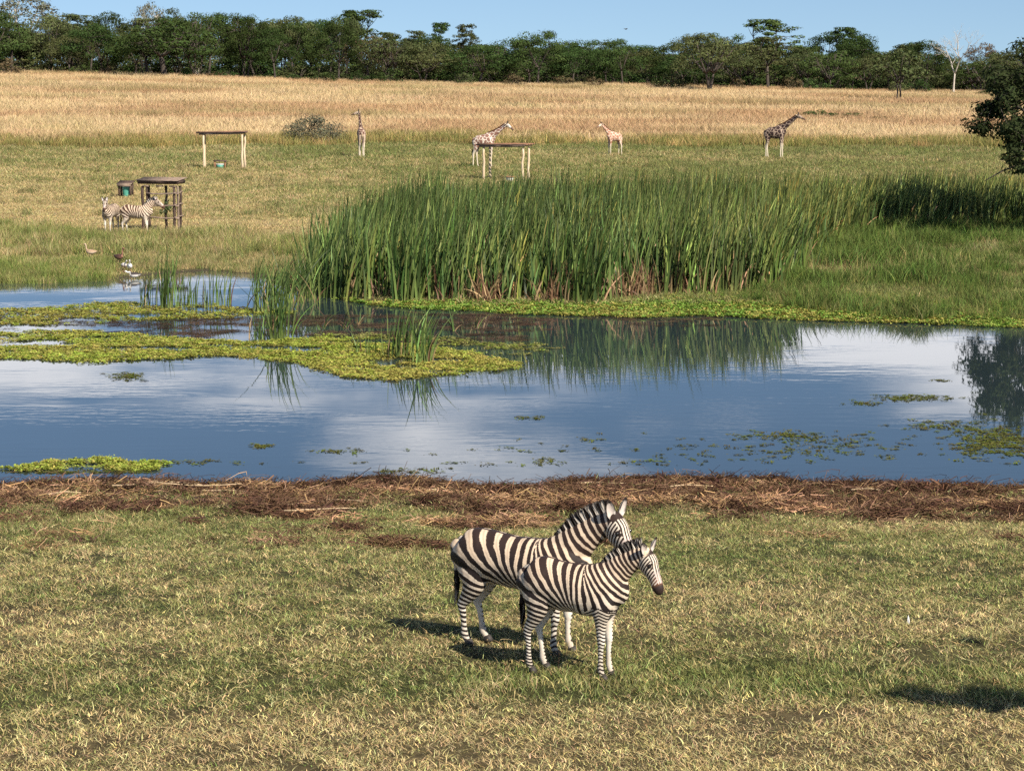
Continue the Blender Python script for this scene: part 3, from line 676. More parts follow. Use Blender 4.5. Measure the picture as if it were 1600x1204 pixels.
# brown broken scum between the mats and under the bulrushes
x1, y1 = sample_poly(poly([(-60, 500), (250, 500), (470, 492), (640, 484), (860, 497), (1120, 497), (1150, 508), (900, 512), (820, 530), (700, 540), (500, 524), (300, 530), (120, 516), (-60, 512)]), 800, 0.4, 811)
k = fbm(x1 * 0.5, y1 * 1.6, 812) > 0.47; x1, y1 = x1[k], y1[k]; gg = np.random.default_rng(813)
scatter('brown_scum', shreds, np.stack([x1, y1, np.full(len(x1), 0.003)], -1), rz(gg, len(x1), 0.02), np.stack([gg.uniform(0.8, 1.8, len(x1))] * 2 + [np.full(len(x1), 0.15)], -1),
        mixtint(gg, np.full(len(x1), 0.35), np.array([0.14, 0.09, 0.06]), np.array([0.045, 0.034, 0.028])), 'dark brown plant scum floating between the weed mats', 'scum', 814)
xs, ys = [], []
for px, py, rx, ry, n, sd in [(1230, 680, 60, 6, 60, 1), (1310, 690, 110, 12, 50, 2), (1420, 622, 60, 5, 80, 3), (1560, 690, 70, 26, 360, 4), (1480, 665, 70, 10, 60, 5), (1250, 705, 260, 14, 70, 6),
                              (900, 722, 300, 8, 36, 7), (1350, 630, 30, 4, 20, 8), (830, 652, 25, 3, 14, 9), (200, 588, 26, 6, 60, 10), (410, 697, 18, 3, 18, 11), (300, 722, 140, 4, 20, 12),
                              (1470, 595, 12, 1.5, 8, 13), (520, 705, 60, 4, 16, 14), (110, 738, 120, 5, 60, 15), (640, 735, 60, 4, 20, 16), (1000, 700, 300, 20, 40, 17), (1700, 680, 60, 30, 200, 18)]:
    gg = np.random.default_rng(850 + sd)
    for j in range(n):
        q = plane(px + gg.normal(0, rx * 0.5), min(py + gg.normal(0, ry * 0.5), 738)); xs.append(q[0]); ys.append(q[1])
xs, ys = np.array(xs), np.array(ys); k = height(xs, ys) < -0.01; xs, ys = xs[k], ys[k]; gg = np.random.default_rng(880)
scatter('drifting_weed', weeds, np.stack([xs, ys, np.full(len(xs), -0.004)], -1), rz(gg, len(xs), 0.03), np.stack([gg.uniform(0.5, 1.2, len(xs)), gg.uniform(0.3, 0.7, len(xs)), np.full(len(xs), 0.2)], -1),
        mixtint(gg, np.full(len(xs), 0.4), LIME * 0.45, DULL * 0.5), 'small drifting scraps of weed on the open water', 'weed', 881)

# ------------------------------------------------------------------ trees
def bez(a, b, c, k=5):
    t = np.linspace(0, 1, k)[:, None]; return (1 - t) ** 2 * a + 2 * t * (1 - t) * b + t * t * c

def leaf_quads(g, centres, radii, per, leaf, flat, up=0.5):
    n = len(centres) * per
    c = np.repeat(centres, per, 0); r = np.repeat(radii, per)[:, None]
    v = g.normal(0, 1, (n, 3)); v /= np.linalg.norm(v, axis=1, keepdims=True); v *= g.uniform(0.25, 1, (n, 1)) ** 0.5
    p = c + v * r * np.array([1, 1, flat])
    nrm = v * 1.6 + g.normal(0, 0.32, (n, 3)) + np.array([0, 0, up]); nrm /= np.linalg.norm(nrm, axis=1, keepdims=True)
    a = np.cross(nrm, g.normal(0, 1, (n, 3))); a /= np.linalg.norm(a, axis=1, keepdims=True); b = np.cross(nrm, a)
    s = g.uniform(0.6, 1.3, (n, 1)) * leaf
    V = np.stack([p - a * s, p - b * s * 0.42 + nrm * s * 0.12, p + a * s, p + b * s * 0.42 + nrm * s * 0.12], 1).reshape(-1, 3)
    Q = np.arange(n * 4).reshape(-1, 4)
    cl = np.repeat(g.uniform(0.72, 1.3, (len(centres), 1)), per, 0) * g.uniform(0.85, 1.18, (n, 1)) * (1 + g.uniform(-0.08, 0.08, (n, 3)))
    return V, Q, np.repeat(cl, 4, 0)

def gen_tree(seed, H, R, th, style, npad, per, leaf, padr, flat, leafmat, barkmat, nl=4, tr=0.22, multi=1, skirt=0.0):
    g = np.random.default_rng(seed); mb = MB(); limbs = []
    for s in range(multi):
        b0 = np.array([g.normal(0, 0.25) * (multi > 1), g.normal(0, 0.25) * (multi > 1), -0.15])
        top = b0 + np.array([g.normal(0, 0.3) + (s - (multi - 1) / 2) * R * 0.25, g.normal(0, 0.3), th])
        mb.tube(bez(b0, b0 * 0.5 + top * 0.5 + g.normal(0, 0.12, 3), top), np.linspace(tr * 1.25, tr * 0.8, 5) / math.sqrt(multi), 7)
        for l in range(nl):
            a = 2 * math.pi * (l + g.uniform(-0.25, 0.25)) / nl; rr = R * g.uniform(0.3, 0.6)
            e = np.array([top[0] * 0.6 + math.cos(a) * rr, top[1] * 0.6 + math.sin(a) * rr, th + (H - th) * g.uniform(0.4, 0.75)])
            m = top * 0.55 + e * 0.45 + np.array([0, 0, -0.05 * H]) + g.normal(0, 0.25, 3)
            P = bez(top, m, e); mb.tube(P, np.linspace(tr * 0.6, tr * 0.26, 5), 5); limbs += [P[3], P[4], P[2]]
    limbs = np.array(limbs); pads = []
    for k in range(npad):
        a = g.uniform(0, 2 * math.pi); q = math.sqrt(g.uniform(0, 1)); r = R * q
        if style == 'umbrella': z = H - padr * flat - (q ** 2) * (H - th) * 0.42 - (g.uniform(0, 1) ** 1.6) * (H - th) * 0.5
        elif style == 'layer':
            lv = g.uniform(0, 1); sec = int(a / 2 / math.pi * 5); z = th + (H - th) * (0.1 + 0.85 * lv) + 0.5 * math.sin(sec * 2.3) * (H - th) * 0.15; r = R * q * (1.0 - 0.55 * lv ** 2) * (0.75 + 0.35 * math.sin(sec * 1.9 + seed))
            z = min(z, H - 0.2)
        else:
            ph = g.uniform(-0.35 - skirt, 1) ; z = th + (H - th) * (0.30 + 0.62 * ph) ; r = R * math.sqrt(max(0.02, 1 - max(ph, 0) ** 2)) * (0.45 + 0.55 * q) * (1 + 0.18 * math.sin(3 * a + seed))
        pads.append([r * math.cos(a), r * math.sin(a), max(z, 0.25)])
    pads = np.array(pads)
    for p in pads:
        j = np.argmin(np.linalg.norm((limbs - p) * np.array([1, 1, 1.4]), axis=1)); s0 = limbs[j]
        mb.tube(bez(s0, (s0 + p) / 2 + np.array([0, 0, -0.15]) + g.normal(0, 0.15, 3), p, 4), np.linspace(tr * 0.2, tr * 0.07, 4), 4)
    V, Q, C = leaf_quads(g, pads, padr * g.uniform(0.7, 1.35, npad), per, leaf, flat)
    return mb.mesh('trunk', barkmat, True), mk_mesh('crown', V, Q, None, leafmat, C)

LD, LO, LBn, LG, BK, BP = M['leaf_dark'], M['leaf_olive'], M['leaf_brown'], M['leaf_grey'], M['bark'], M['bark_pale']
TP = {
 'front1': (gen_tree(51, 9, 5.6, 3.3, 'dome', 36, 136, 0.20, 1.8, 0.42, LD, BK, tr=0.3), 9, 5.6),
 'front2': (gen_tree(52, 9, 5.5, 2.9, 'umbrella', 38, 112, 0.19, 1.65, 0.36, LO, BK, multi=3, tr=0.3), 9, 5.5),
 'dome1': (gen_tree(1, 9, 5.6, 3.0, 'dome', 36, 136, 0.20, 1.85, 0.42, LD, BK, skirt=0.0), 9, 5.6),
 'dome2': (gen_tree(2, 9, 5.2, 3.0, 'dome', 36, 136, 0.20, 1.85, 0.42, LD, BK, skirt=0.0), 9, 5.2),
 'dome3': (gen_tree(3, 9, 5.0, 2.2, 'dome', 36, 136, 0.20, 1.85, 0.45, LO, BK, skirt=0.08), 9, 5.0),
 'umb1': (gen_tree(4, 9, 5.5, 2.6, 'umbrella', 38, 112, 0.19, 1.65, 0.36, LD, BK, multi=3, tr=0.26), 9, 5.5),
 'umb2': (gen_tree(5, 9, 5.0, 3.0, 'umbrella', 38, 112, 0.19, 1.65, 0.36, LO, BK, multi=2), 9, 5.0),
 'layer1': (gen_tree(6, 11, 4.8, 4.5, 'layer', 78, 44, 0.22, 1.0, 0.30, LD, BK, nl=5), 11, 4.8),
 'layer2': (gen_tree(7, 11, 4.4, 5.0, 'layer', 70, 44, 0.22, 1.0, 0.30, LO, BK, nl=5), 11, 4.4),
 'brown': (gen_tree(8, 9, 5.0, 3.2, 'umbrella', 62, 36, 0.20, 1.0, 0.40, LBn, BK), 9, 5.0),
 'grey': (gen_tree(9, 12, 5.5, 4.0, 'dome', 70, 34, 0.24, 1.2, 0.55, LG, BP, nl=5), 12, 5.5),
 'shrub1': (gen_tree(10, 3, 2.2, 0.3, 'dome', 34, 40, 0.17, 0.7, 0.6, LO, BK, tr=0.07, multi=3, skirt=0.2), 3, 2.2),
 'shrub2': (gen_tree(11, 3, 2.0, 0.3, 'dome', 30, 40, 0.17, 0.7, 0.6, LBn, BK, tr=0.07, multi=3, skirt=0.2), 3, 2.0),
 'shrub3': (gen_tree(12, 3, 2.2, 0.3, 'dome', 34, 40, 0.18, 0.7, 0.6, LD, BK, tr=0.07, multi=3, skirt=0.2), 3, 2.2),
 'small': (gen_tree(13, 6, 2.6, 2.4, 'dome', 46, 34, 0.19, 0.8, 0.5, LO, BK, tr=0.11, multi=2), 6, 2.6),
}
def place_tree(kind, pos, h, r, label, cat='tree', group=None, name=None, rot=None):
    (tm, cm), H0, R0 = TP[kind]
    o = root(name or ('shrub' if cat == 'bush' else 'woodland_tree'), pos, random.uniform(0, 6.28) if rot is None else rot, label, cat, group)
    o.scale = (r / R0, r / R0, h / H0)
    obj('trunk', tm, o); obj('crown', cm, o); return o
def tree_px(kind, px, base, top, wpx, label, cat='tree', group=None, name=None):
    p = at(px, base); s = F / p[1]
    return place_tree(kind, p, (base - top) / s, wpx / 2 / s, label, cat, group, name)

# trees one can pick out along the front of the wood: kind, x, base y, top y, width, label
FRONT = [
 ('dome2', 20, 100, 38, 130, 'dark tree at the wood edge beside the thorny dead stems'),
 ('front2', 112, 106, 34, 150, 'spreading green tree with short dark trunk beside the lone trunk tree'),
 ('front1', 257, 122, 30, 175, 'dark dome tree with short bare trunk standing out in the golden grass'),
 ('dome1', 352, 118, 22, 130, 'high crowned dark tree in the thickest part of the wood'),
 ('dome3', 420, 118, 28, 140, 'broad olive green dome tree in the thickest part of the wood'),
 ('dome2', 492, 118, 36, 110, 'dark dome tree beside the pale forked trunk'),
 ('brown', 578, 128, 55, 90, 'brown drying flat topped tree with thin dark trunk in the grass'),
 ('dome2', 640, 122, 62, 120, 'dark rounded tree beside the brown drying tree'),
 ('dome3', 720, 122, 66, 120, 'olive rounded tree below the two flat topped crowns'),
 ('dome1', 800, 124, 60, 125, 'dark spreading tree beside the olive flat topped tree at the wood edge'),
 ('umb2', 880, 124, 66, 110, 'olive flat topped tree at the wood edge beside a dark spreading one'),
 ('dome2', 1010, 126, 72, 120, 'low dark tree beside the multi trunked acacia'),
 ('front2', 1110, 144, 50, 118, 'multi trunked spreading acacia casting shade on the golden grass'),
 ('layer1', 1200, 138, 33, 116, 'tallest layered acacia with ragged shelves of leaves'),
 ('dome3', 1235, 138, 70, 90, 'olive tree with leaning pale limb beside the palm'),
 ('dome2', 1318, 138, 80, 100, 'dark low tree beneath the high flat crown'),
 ('small', 1406, 163, 78, 82, 'slender young tree with forked trunk alone in golden grass'),
 ('dome2', 1420, 136, 68, 90, 'dark dome tree behind the slender young tree'),
 ('brown', 1535, 135, 66, 62, 'brown rounded tree beside the bare dead tree'),
 ('dome3', 1590, 140, 84, 90, 'olive tree beyond the near overhanging branches'),
]
for i, a in enumerate(FRONT): tree_px(*a)
# crowns that rise behind the front trees
BACK = [('grey', 45, 99, -8, 130, 'tall grey green tree towering behind the wood'), ('grey', 241, 99, 4, 62, 'pale round crown rising above the wood'),
        ('layer1', 560, 112, 18, 115, 'dark layered crown rising above the brown drying tree'), ('layer1', 688, 115, 37, 54, 'flat topped crown like an anvil above the wood'),
        ('layer2', 728, 115, 37, 50, 'second flat topped crown beside the anvil shaped one'), ('layer1', 1318, 130, 44, 78, 'high flat crown on a bare stem above the dark low tree'),
        ('umb2', 460, 110, 24, 90, 'brownish flat crown behind the thickest part of the wood'), ('layer2', 130, 98, 22, 110, 'thin layered crown behind the spreading green tree'),
        ('layer2', 655, 112, 47, 60, 'low thin layered crown near the anvil shaped one'), ('umb2', 950, 112, 64, 110, 'olive flat crown rising behind the low dark tree')]
for kind, px, base, top, wpx, lab in BACK:
    d = 470.0; x = (px - 800) / F * d; z = float(height(x, d)); s = F / d
    ytop = 90 + (CAMZ - z) * F / d
    place_tree(kind, (x, d, z), (ytop - top) / s, wpx / 2 / s, lab)
# the body of the wood behind them
fg = np.random.default_rng(60); cnt = 0
SK = np.array([(-300, 40), (0, 32), (100, 36), (180, 34), (300, 24), (400, 26), (500, 30), (560, 36), (620, 52), (700, 56), (800, 58), (900, 68), (1000, 70), (1080, 60), (1160, 52), (1240, 60), (1300, 68), (1400, 70), (1480, 78), (1560, 78), (1900, 84)])
for row, (d0, step) in enumerate([(428, 9.4), (441, 8.6), (456, 9.0), (480, 9.5)]):
    xw = -0.30 * d0
    while xw < 0.30 * d0:
        d = d0 + fg.uniform(-4, 4); x = xw + fg.uniform(-2, 2); z = float(height(x, d)); s = F / d
        px = 800 + x * s; top = np.interp(px, SK[:, 0], SK[:, 1]) + (fg.uniform(-20, -8) if fg.uniform() < 0.16 else fg.uniform(-5, 26))
        h = max(4.5, (90 + (CAMZ - z) * s - top) / s)
        kind = ['dome1', 'dome2', 'dome3', 'umb1', 'dome2', 'umb2', 'layer2', 'dome1'][fg.integers(0, 8)]
        if kind == 'layer2' and h < 7: kind = 'dome3'
        lab = {'dome1': 'dark green domed tree within the body of the wood', 'dome2': 'dark green domed tree within the body of the wood', 'dome3': 'olive green domed tree within the body of the wood',
               'umb1': 'dark spreading tree within the body of the wood', 'umb2': 'olive flat topped tree within the body of the wood', 'layer2': 'thin layered tree within the body of the wood'}[kind]
        place_tree(kind, (x, d, z - 0.1), h, fg.uniform(4.0, 6.6), lab, group=lab.replace(' tree within the body of the wood', ' trees of the wood'))
        xw += step * fg.uniform(0.8, 1.2)
xw = -118
while xw < 118:
    d = 421 + fg.uniform(-5, 6); x = xw; z = float(height(x, d)); kind = ['shrub1', 'shrub2', 'shrub3', 'shrub3'][fg.integers(0, 4)]
    nm = {'shrub1': 'olive', 'shrub2': 'brown', 'shrub3': 'dark green'}[kind]
    place_tree(kind, (x, d, z - 0.05), fg.uniform(1.2, 3.4), fg.uniform(1.5, 2.9), nm + ' undergrowth bush at the foot of the wood', 'bush', nm + ' bushes at the foot of the wood', 'undergrowth_bush')
    xw += fg.uniform(4.0, 15.0)
for d0, st_, hr in ((444, 6.0, (2.6, 4.6)), (470, 6.0, (4.0, 6.0)), (496, 6.0, (6.0, 8.0))):
    xw = -0.30 * d0
    while xw < 0.30 * d0:
        x = xw; d = d0 + fg.uniform(-3, 3); z = float(height(x, d)); kind = ['shrub3', 'shrub1', 'shrub3'][fg.integers(0, 3)]; nm = {'shrub1': 'olive', 'shrub3': 'dark'}[kind]
        place_tree(kind, (x, d, z - 0.1), fg.uniform(*hr), fg.uniform(3.4, 4.6), nm + ' thicket bush filling the shade between the trunks', 'bush', nm + ' thicket inside the wood', 'thicket_bush')
        xw += st_ * fg.uniform(0.8, 1.2)
# bushes out on the plain
TP['bushgrey'] = (gen_tree(14, 3, 2.2, 0.2, 'dome', 70, 80, 0.10, 0.75, 0.7, LG, BK, tr=0.06, multi=3, skirt=0.3), 3, 2.2)
tree_px('bushgrey', 490, 227, 182, 82, 'large grey green bush at the edge of the golden field', 'bush', None, 'plain_bush')
for px, b, t, w_, lab in [(1282, 190, 172, 56, 'low spreading grey bush beside the dark patched giraffe'), (1330, 191, 176, 50, 'second low bush trailing off in the golden grass'), (1375, 194, 182, 44, 'smallest low bush at the end of the trailing row'),
                          (1425, 212, 205, 40, 'dark little bush deep in the golden grass'), (92, 78 + 62, 133, 26, 'small grey bush alone in the golden grass below the grey green tree'), (350, 124, 108, 36, 'bright green bush at the foot of the thick wood'), (1175, 134, 126, 30, 'flat bush under the tallest layered acacia')]:
    tree_px('shrub3' if 'green' in lab or 'dark' in lab else 'shrub1', px, b, t, w_, lab, 'bush', None, 'plain_bush')

# bare dead tree
def bare(seed, H, R, tr, mat, gens=4, name='trunk'):
    g = np.random.default_rng(seed); mb = MB()
    def grow(p, dr, ln, r, k):
        e = p + dr * ln; m = (p + e) / 2 + g.normal(0, 0.09 * ln, 3)
        mb.tube(bez(p, m, e), np.linspace(r, r * 0.62, 5), 6 if k > 2 else 4)
        if k == 0: return
        for j in range(2 if g.uniform() < 0.45 else 3):
            nd = dr + g.normal(0, 0.52, 3) * np.array([1, 1, 0.7]) + np.array([0, 0, 0.12]); nd /= np.linalg.norm(nd)
            grow(e - dr * ln * g.uniform(0, 0.25), nd, ln * g.uniform(0.55, 0.85), r * 0.58, k - 1)
    grow(np.array([0, 0, -0.1]), np.array([0.04, 0, 1.0]), H * 0.36, tr, gens)
    return mb.mesh(name, mat, True)
p = at(1490, 148); dt = root('dead_tree', p, 0.4, 'bare pale dead tree with upswept leafless branches', 'dead tree'); obj('trunk', bare(21, 11.6, 3, 0.25, M['bark_pale'], 6), dt)
for px, b, h, sd, lab in [(72, 107, 3.6, 31, 'thin bare dead stems at the wood edge below the grey green tree'), (548, 120, 4.4, 33, 'pale forked bare tree beside the brown drying tree'), (310, 122, 2.0, 34, 'fallen grey branches in the grass before the thick wood'), (1365, 138, 4.0, 35, 'leaning pale bare trunk near the slender young tree')]:
    p = at(px, b); dt = root('dead_tree', p, 1.0 + sd, lab, 'dead tree'); obj('trunk', bare(sd, h * 1.1, 2, 0.12, M['bark_pale'], 3), dt)
# palm at the foot of the acacias
p = at(1266, 143); pr = root('wild_palm', p, 0, 'low bushy palm with arching fronds before the acacias', 'palm')
mb = MB(); mb.tube([(0, 0, -0.1), (0.05, 0, 0.6), (0.02, 0.05, 1.2)], [0.28, 0.24, 0.2], 8); obj('trunk', mb.mesh('trunk', BK, True), pr)
g = np.random.default_rng(22)
M['palm'] = foliage_mat('palm_leaf', (0.10, 0.15, 0.05), 0.25)
for f in range(22):
    a = 2 * math.pi * f / 22 + g.uniform(-0.15, 0.15); el_ = g.uniform(0.1, 1.35); ln = g.uniform(1.7, 2.6); mb = MB()
    e = np.array([math.cos(a) * math.cos(el_), math.sin(a) * math.cos(el_), math.sin(el_)])
    P = bez(np.array([0, 0, 1.15]), np.array([0, 0, 1.2]) + e * ln * 0.6 + np.array([0, 0, 0.35]), np.array([0, 0, 1.1]) + e * ln + np.array([0, 0, -0.5]), 9)
    mb.tube(P, np.linspace(0.03, 0.01, 9), 4)
    sd = np.array([-math.sin(a), math.cos(a), 0])
    for q in range(1, 9):
        for sg in (-1, 1):
            b0 = P[q]; tip = b0 + sd * sg * 0.42 * math.sin(q / 9 * 2.6 + 0.4) + (P[q] - P[q - 1]) * 1.1 + np.array([0, 0, -0.10]); mid = (b0 + tip) / 2
            wv = (P[q] - P[q - 1]) * 0.30
            mb.add([b0, mid - wv, tip, mid + wv], [[0, 1, 2, 3]], None, np.ones(3) * g.uniform(0.7, 1.4))
    obj('frond', mb.mesh('frond', M['palm']), pr)

# the tree leaning in over the right bank; its trunk stands beyond the frame
def at_d(px, py, d):
    r = ray(px, py); t = d / r[1]; return np.array([r[0] * t, d, CAMZ + r[2] * t])
g = np.random.default_rng(90)
B0 = np.array([26.2, 95.0, float(height(26.2, 95.0))])
tr_ = root('overhanging_tree', B0, 0, 'dark leafy tree leaning in over the shaded bulrushes', 'tree')
mb = MB(); fork = np.array([-0.4, 0, 2.3]); mb.tube(bez(np.array([0, 0, -0.2]), np.array([0.2, 0.1, 1.2]), fork), np.linspace(0.42, 0.32, 5), 9)
ends = []
for px, py, dd, r in [(1600, 205, 88, 0.16), (1560, 150, 88, 0.14), (1600, 110, 90, 0.14), (1640, 90, 89, 0.16), (1700, 120, 87, 0.16), (1780, 130, 90, 0.16), (1720, 180, 92, 0.14), (1640, 235, 87, 0.10), (1860, 190, 89, 0.14), (1620, 150, 91, 0.14)]:
    e = at_d(px, py, dd + 6) - B0; P = bez(fork, fork * 0.5 + e * 0.5 + np.array([0, 0, 0.8]), e, 7); mb.tube(P, np.linspace(r, r * 0.3, 7), 6); ends += [P[4], P[5], P[6]]
P = bez(fork * 0.9, at_d(1640, 215, 93.5) - B0, at_d(1538, 283, 93) - B0, 8); mb.tube(P, np.linspace(0.11, 0.02, 8), 6)
ends = np.array(ends); pads = []
for px, py, sx, sy, n in [(1572, 150, 20, 20, 26), (1590, 200, 26, 14, 30), (1545, 170, 14, 8, 10), (1532, 198, 10, 7, 7), (1556, 120, 10, 8, 8), (1592, 225, 18, 8, 10), (1600, 262, 12, 6, 4), (1582, 246, 10, 5, 4), (1604, 80, 6, 9, 5), (1610, 120, 16, 14, 16), (1660, 140, 36, 30, 50), (1740, 150, 40, 34, 46), (1820, 170, 36, 26, 26)]:
    for k in range(n): pads.append(at_d(px + g.normal(0, sx * 0.6), py + g.normal(0, sy * 0.6), 95 + g.normal(0, 2.0)) - B0)
pads = np.array(pads)
for p in pads:
    j = np.argmin(np.linalg.norm(ends - p, axis=1)); mb.tube(bez(ends[j], (ends[j] + p) / 2 + g.normal(0, 0.15, 3), p, 4), np.linspace(0.035, 0.012, 4), 4)
obj('trunk', mb.mesh('trunk', BK, True), tr_)
V, Q, C = leaf_quads(g, pads, g.uniform(0.40, 0.80, len(pads)), 70, 0.115, 0.6, 0.4); obj('crown', mk_mesh('crown', V, Q, None, M['leaf_near'], C), tr_)
# a leafy tree beyond the right edge; only the tip of its shadow reaches the lawn
sh0 = at(1500, 1090); hgt_ = 4.2
off = np.array([SUN.x, SUN.y, SUN.z]) / SUN.z
tb = np.array([sh0[0] + 7.2, sh0[1] - 3.6, 0]); tb[2] = float(height(tb[0], tb[1]))
to = root('lawn_tree', tb, 0, 'leafy tree beside the lawn whose branch shadow falls on the grass', 'tree')
mb = MB(); fk = np.array([0, 0, 2.6]); mb.tube(bez(np.array([0, 0, -0.2]), np.array([0.1, 0, 1.2]), fk), np.linspace(0.3, 0.22, 5), 8)
pads = []
for px, py, n in [(1425, 1082, 5), (1470, 1090, 8), (1515, 1098, 10), (1545, 1085, 9), (1575, 1096, 10), (1610, 1100, 12), (1650, 1100, 12), (1700, 1100, 16), (1780, 1095, 26), (1860, 1090, 26)]:
    q = at(px, py)
    for k in range(n): pads.append(np.array([q[0] + g.normal(0, 0.16), q[1] + g.normal(0, 0.08), q[2]]) + off * (hgt_ + g.normal(0, 0.2)) - tb)
for k in range(60): pads.append(np.array([g.normal(0.6, 1.3), g.normal(-0.6, 1.3), 4.4 + g.normal(0, 0.6)]))
pads = np.array(pads)
P = bez(fk, fk * 0.5 + pads[0] * 0.5 + np.array([0, 0, 0.5]), pads[0], 9); mb.tube(P, np.linspace(0.12, 0.015, 9), 6)
P2 = bez(fk, np.array([0.3, -0.3, 3.6]), np.array([0.7, -0.7, 4.6]), 6); mb.tube(P2, np.linspace(0.14, 0.05, 6), 6); lim = np.concatenate([P, P2])
for p in pads:
    j = np.argmin(np.linalg.norm(lim - p, axis=1)); mb.tube(bez(lim[j], (lim[j] + p) / 2, p, 3), [0.02, 0.012, 0.008], 4)
obj('trunk', mb.mesh('trunk', BK, True), to)
V, Q, C = leaf_quads(g, pads, g.uniform(0.14, 0.28, len(pads)), 46, 0.06, 0.6, 0.4); obj('crown', mk_mesh('crown', V, Q, None, LD, C), to)

# ------------------------------------------------------------------ animals
def catmull(K, per=6):
    K = np.asarray(K, float); P = np.concatenate([2 * K[:1] - K[1:2], K, 2 * K[-1:] - K[-2:-1]]); o = []
    for i in range(1, len(P) - 2):
        for t in np.arange(per) / per:
            p0, p1, p2, p3 = P[i - 1:i + 3]
            o.append(0.5 * ((2 * p1) + (p2 - p0) * t + (2 * p0 - 5 * p1 + 4 * p2 - p3) * t * t + (3 * p1 - p0 - 3 * p2 + p3) * t ** 3))
    o.append(P[-2]); o = np.array(o); o[:, 3:] = np.maximum(o[:, 3:], 0.004); return o

def loft(mb, K, per=5, n=22, hint=(0, 1, 0)):
    """K rows: x, y, z, lateral radius, other radius"""
    S = catmull(K, per); P = S[:, :3]; T = np.gradient(P, axis=0); T /= np.linalg.norm(T, axis=1, keepdims=True)
    h = np.array(hint, float); A = h - (T @ h)[:, None] * T; A /= np.linalg.norm(A, axis=1, keepdims=True); B = np.cross(T, A)
    a = np.arange(n) / n * 2 * math.pi
    rings = []
    def ring(p, i, f): return p + f * (A[i] * S[i, 3] * np.cos(a)[:, None] + B[i] * S[i, 4] * np.sin(a)[:, None])
    r0, r1 = min(S[0, 3:]), min(S[-1, 3:])
    for f, q in ((0.5, 0.75), (0.85, 0.4)): rings.append(ring(P[0] - T[0] * r0 * q, 0, f))
    for i in range(len(P)): rings.append(ring(P[i], i, 1))
    for f, q in ((0.85, 0.4), (0.5, 0.75)): rings.append(ring(P[-1] + T[-1] * r1 * q, -1, f))
    V = np.concatenate(rings + [[P[0] - T[0] * r0 * 0.9], [P[-1] + T[-1] * r1 * 0.9]]); k = len(rings)
    i = np.arange(k - 1)[:, None] * n; j = np.arange(n)[None]; j2 = (j + 1) % n
    Q = np.stack([i + j, i + n + j, i + n + j2, i + j2], -1).reshape(-1, 4); jj = np.arange(n)
    T1 = np.stack([np.full(n, k * n), jj, (jj + 1) % n], -1); T2 = np.stack([np.full(n, k * n + 1), (k - 1) * n + (jj + 1) % n, (k - 1) * n + jj], -1)
    mb.add(V, Q, np.concatenate([T1, T2]))

def fuse(mb, voxel, it=6):
    """melt overlapping lofts into one continuous skin; returns vertices, quads, normals"""
    me = mb.mesh('tmp', None, cols=False); o = bpy.data.objects.new('tmp', me); COL.objects.link(o)
    r = o.modifiers.new('r', 'REMESH'); r.mode = 'VOXEL'; r.voxel_size = voxel
    s = o.modifiers.new('s', 'SMOOTH'); s.factor = 0.5; s.iterations = it
    dg = bpy.context.evaluated_depsgraph_get(); ev = o.evaluated_get(dg); m2 = ev.to_mesh()
    n = len(m2.vertices); V = np.empty(n * 3, np.float32); m2.vertices.foreach_get('co', V); V = V.reshape(-1, 3).astype(float)
    Nn = np.empty(n * 3, np.float32); m2.vertices.foreach_get('normal', Nn); Nn = Nn.reshape(-1, 3)
    nl = len(m2.loops); li = np.empty(nl, np.int32); m2.loops.foreach_get('vertex_index', li)
    lt = np.empty(len(m2.polygons), np.int32); m2.polygons.foreach_get('loop_total', lt); ls = np.empty(len(m2.polygons), np.int32); m2.polygons.foreach_get('loop_start', ls)
    Q = li[ls[lt == 4][:, None] + np.arange(4)]; T = li[ls[lt == 3][:, None] + np.arange(3)]
    ev.to_mesh_clear(); bpy.data.objects.remove(o); bpy.data.meshes.remove(me)
    return V, Q, T, Nn

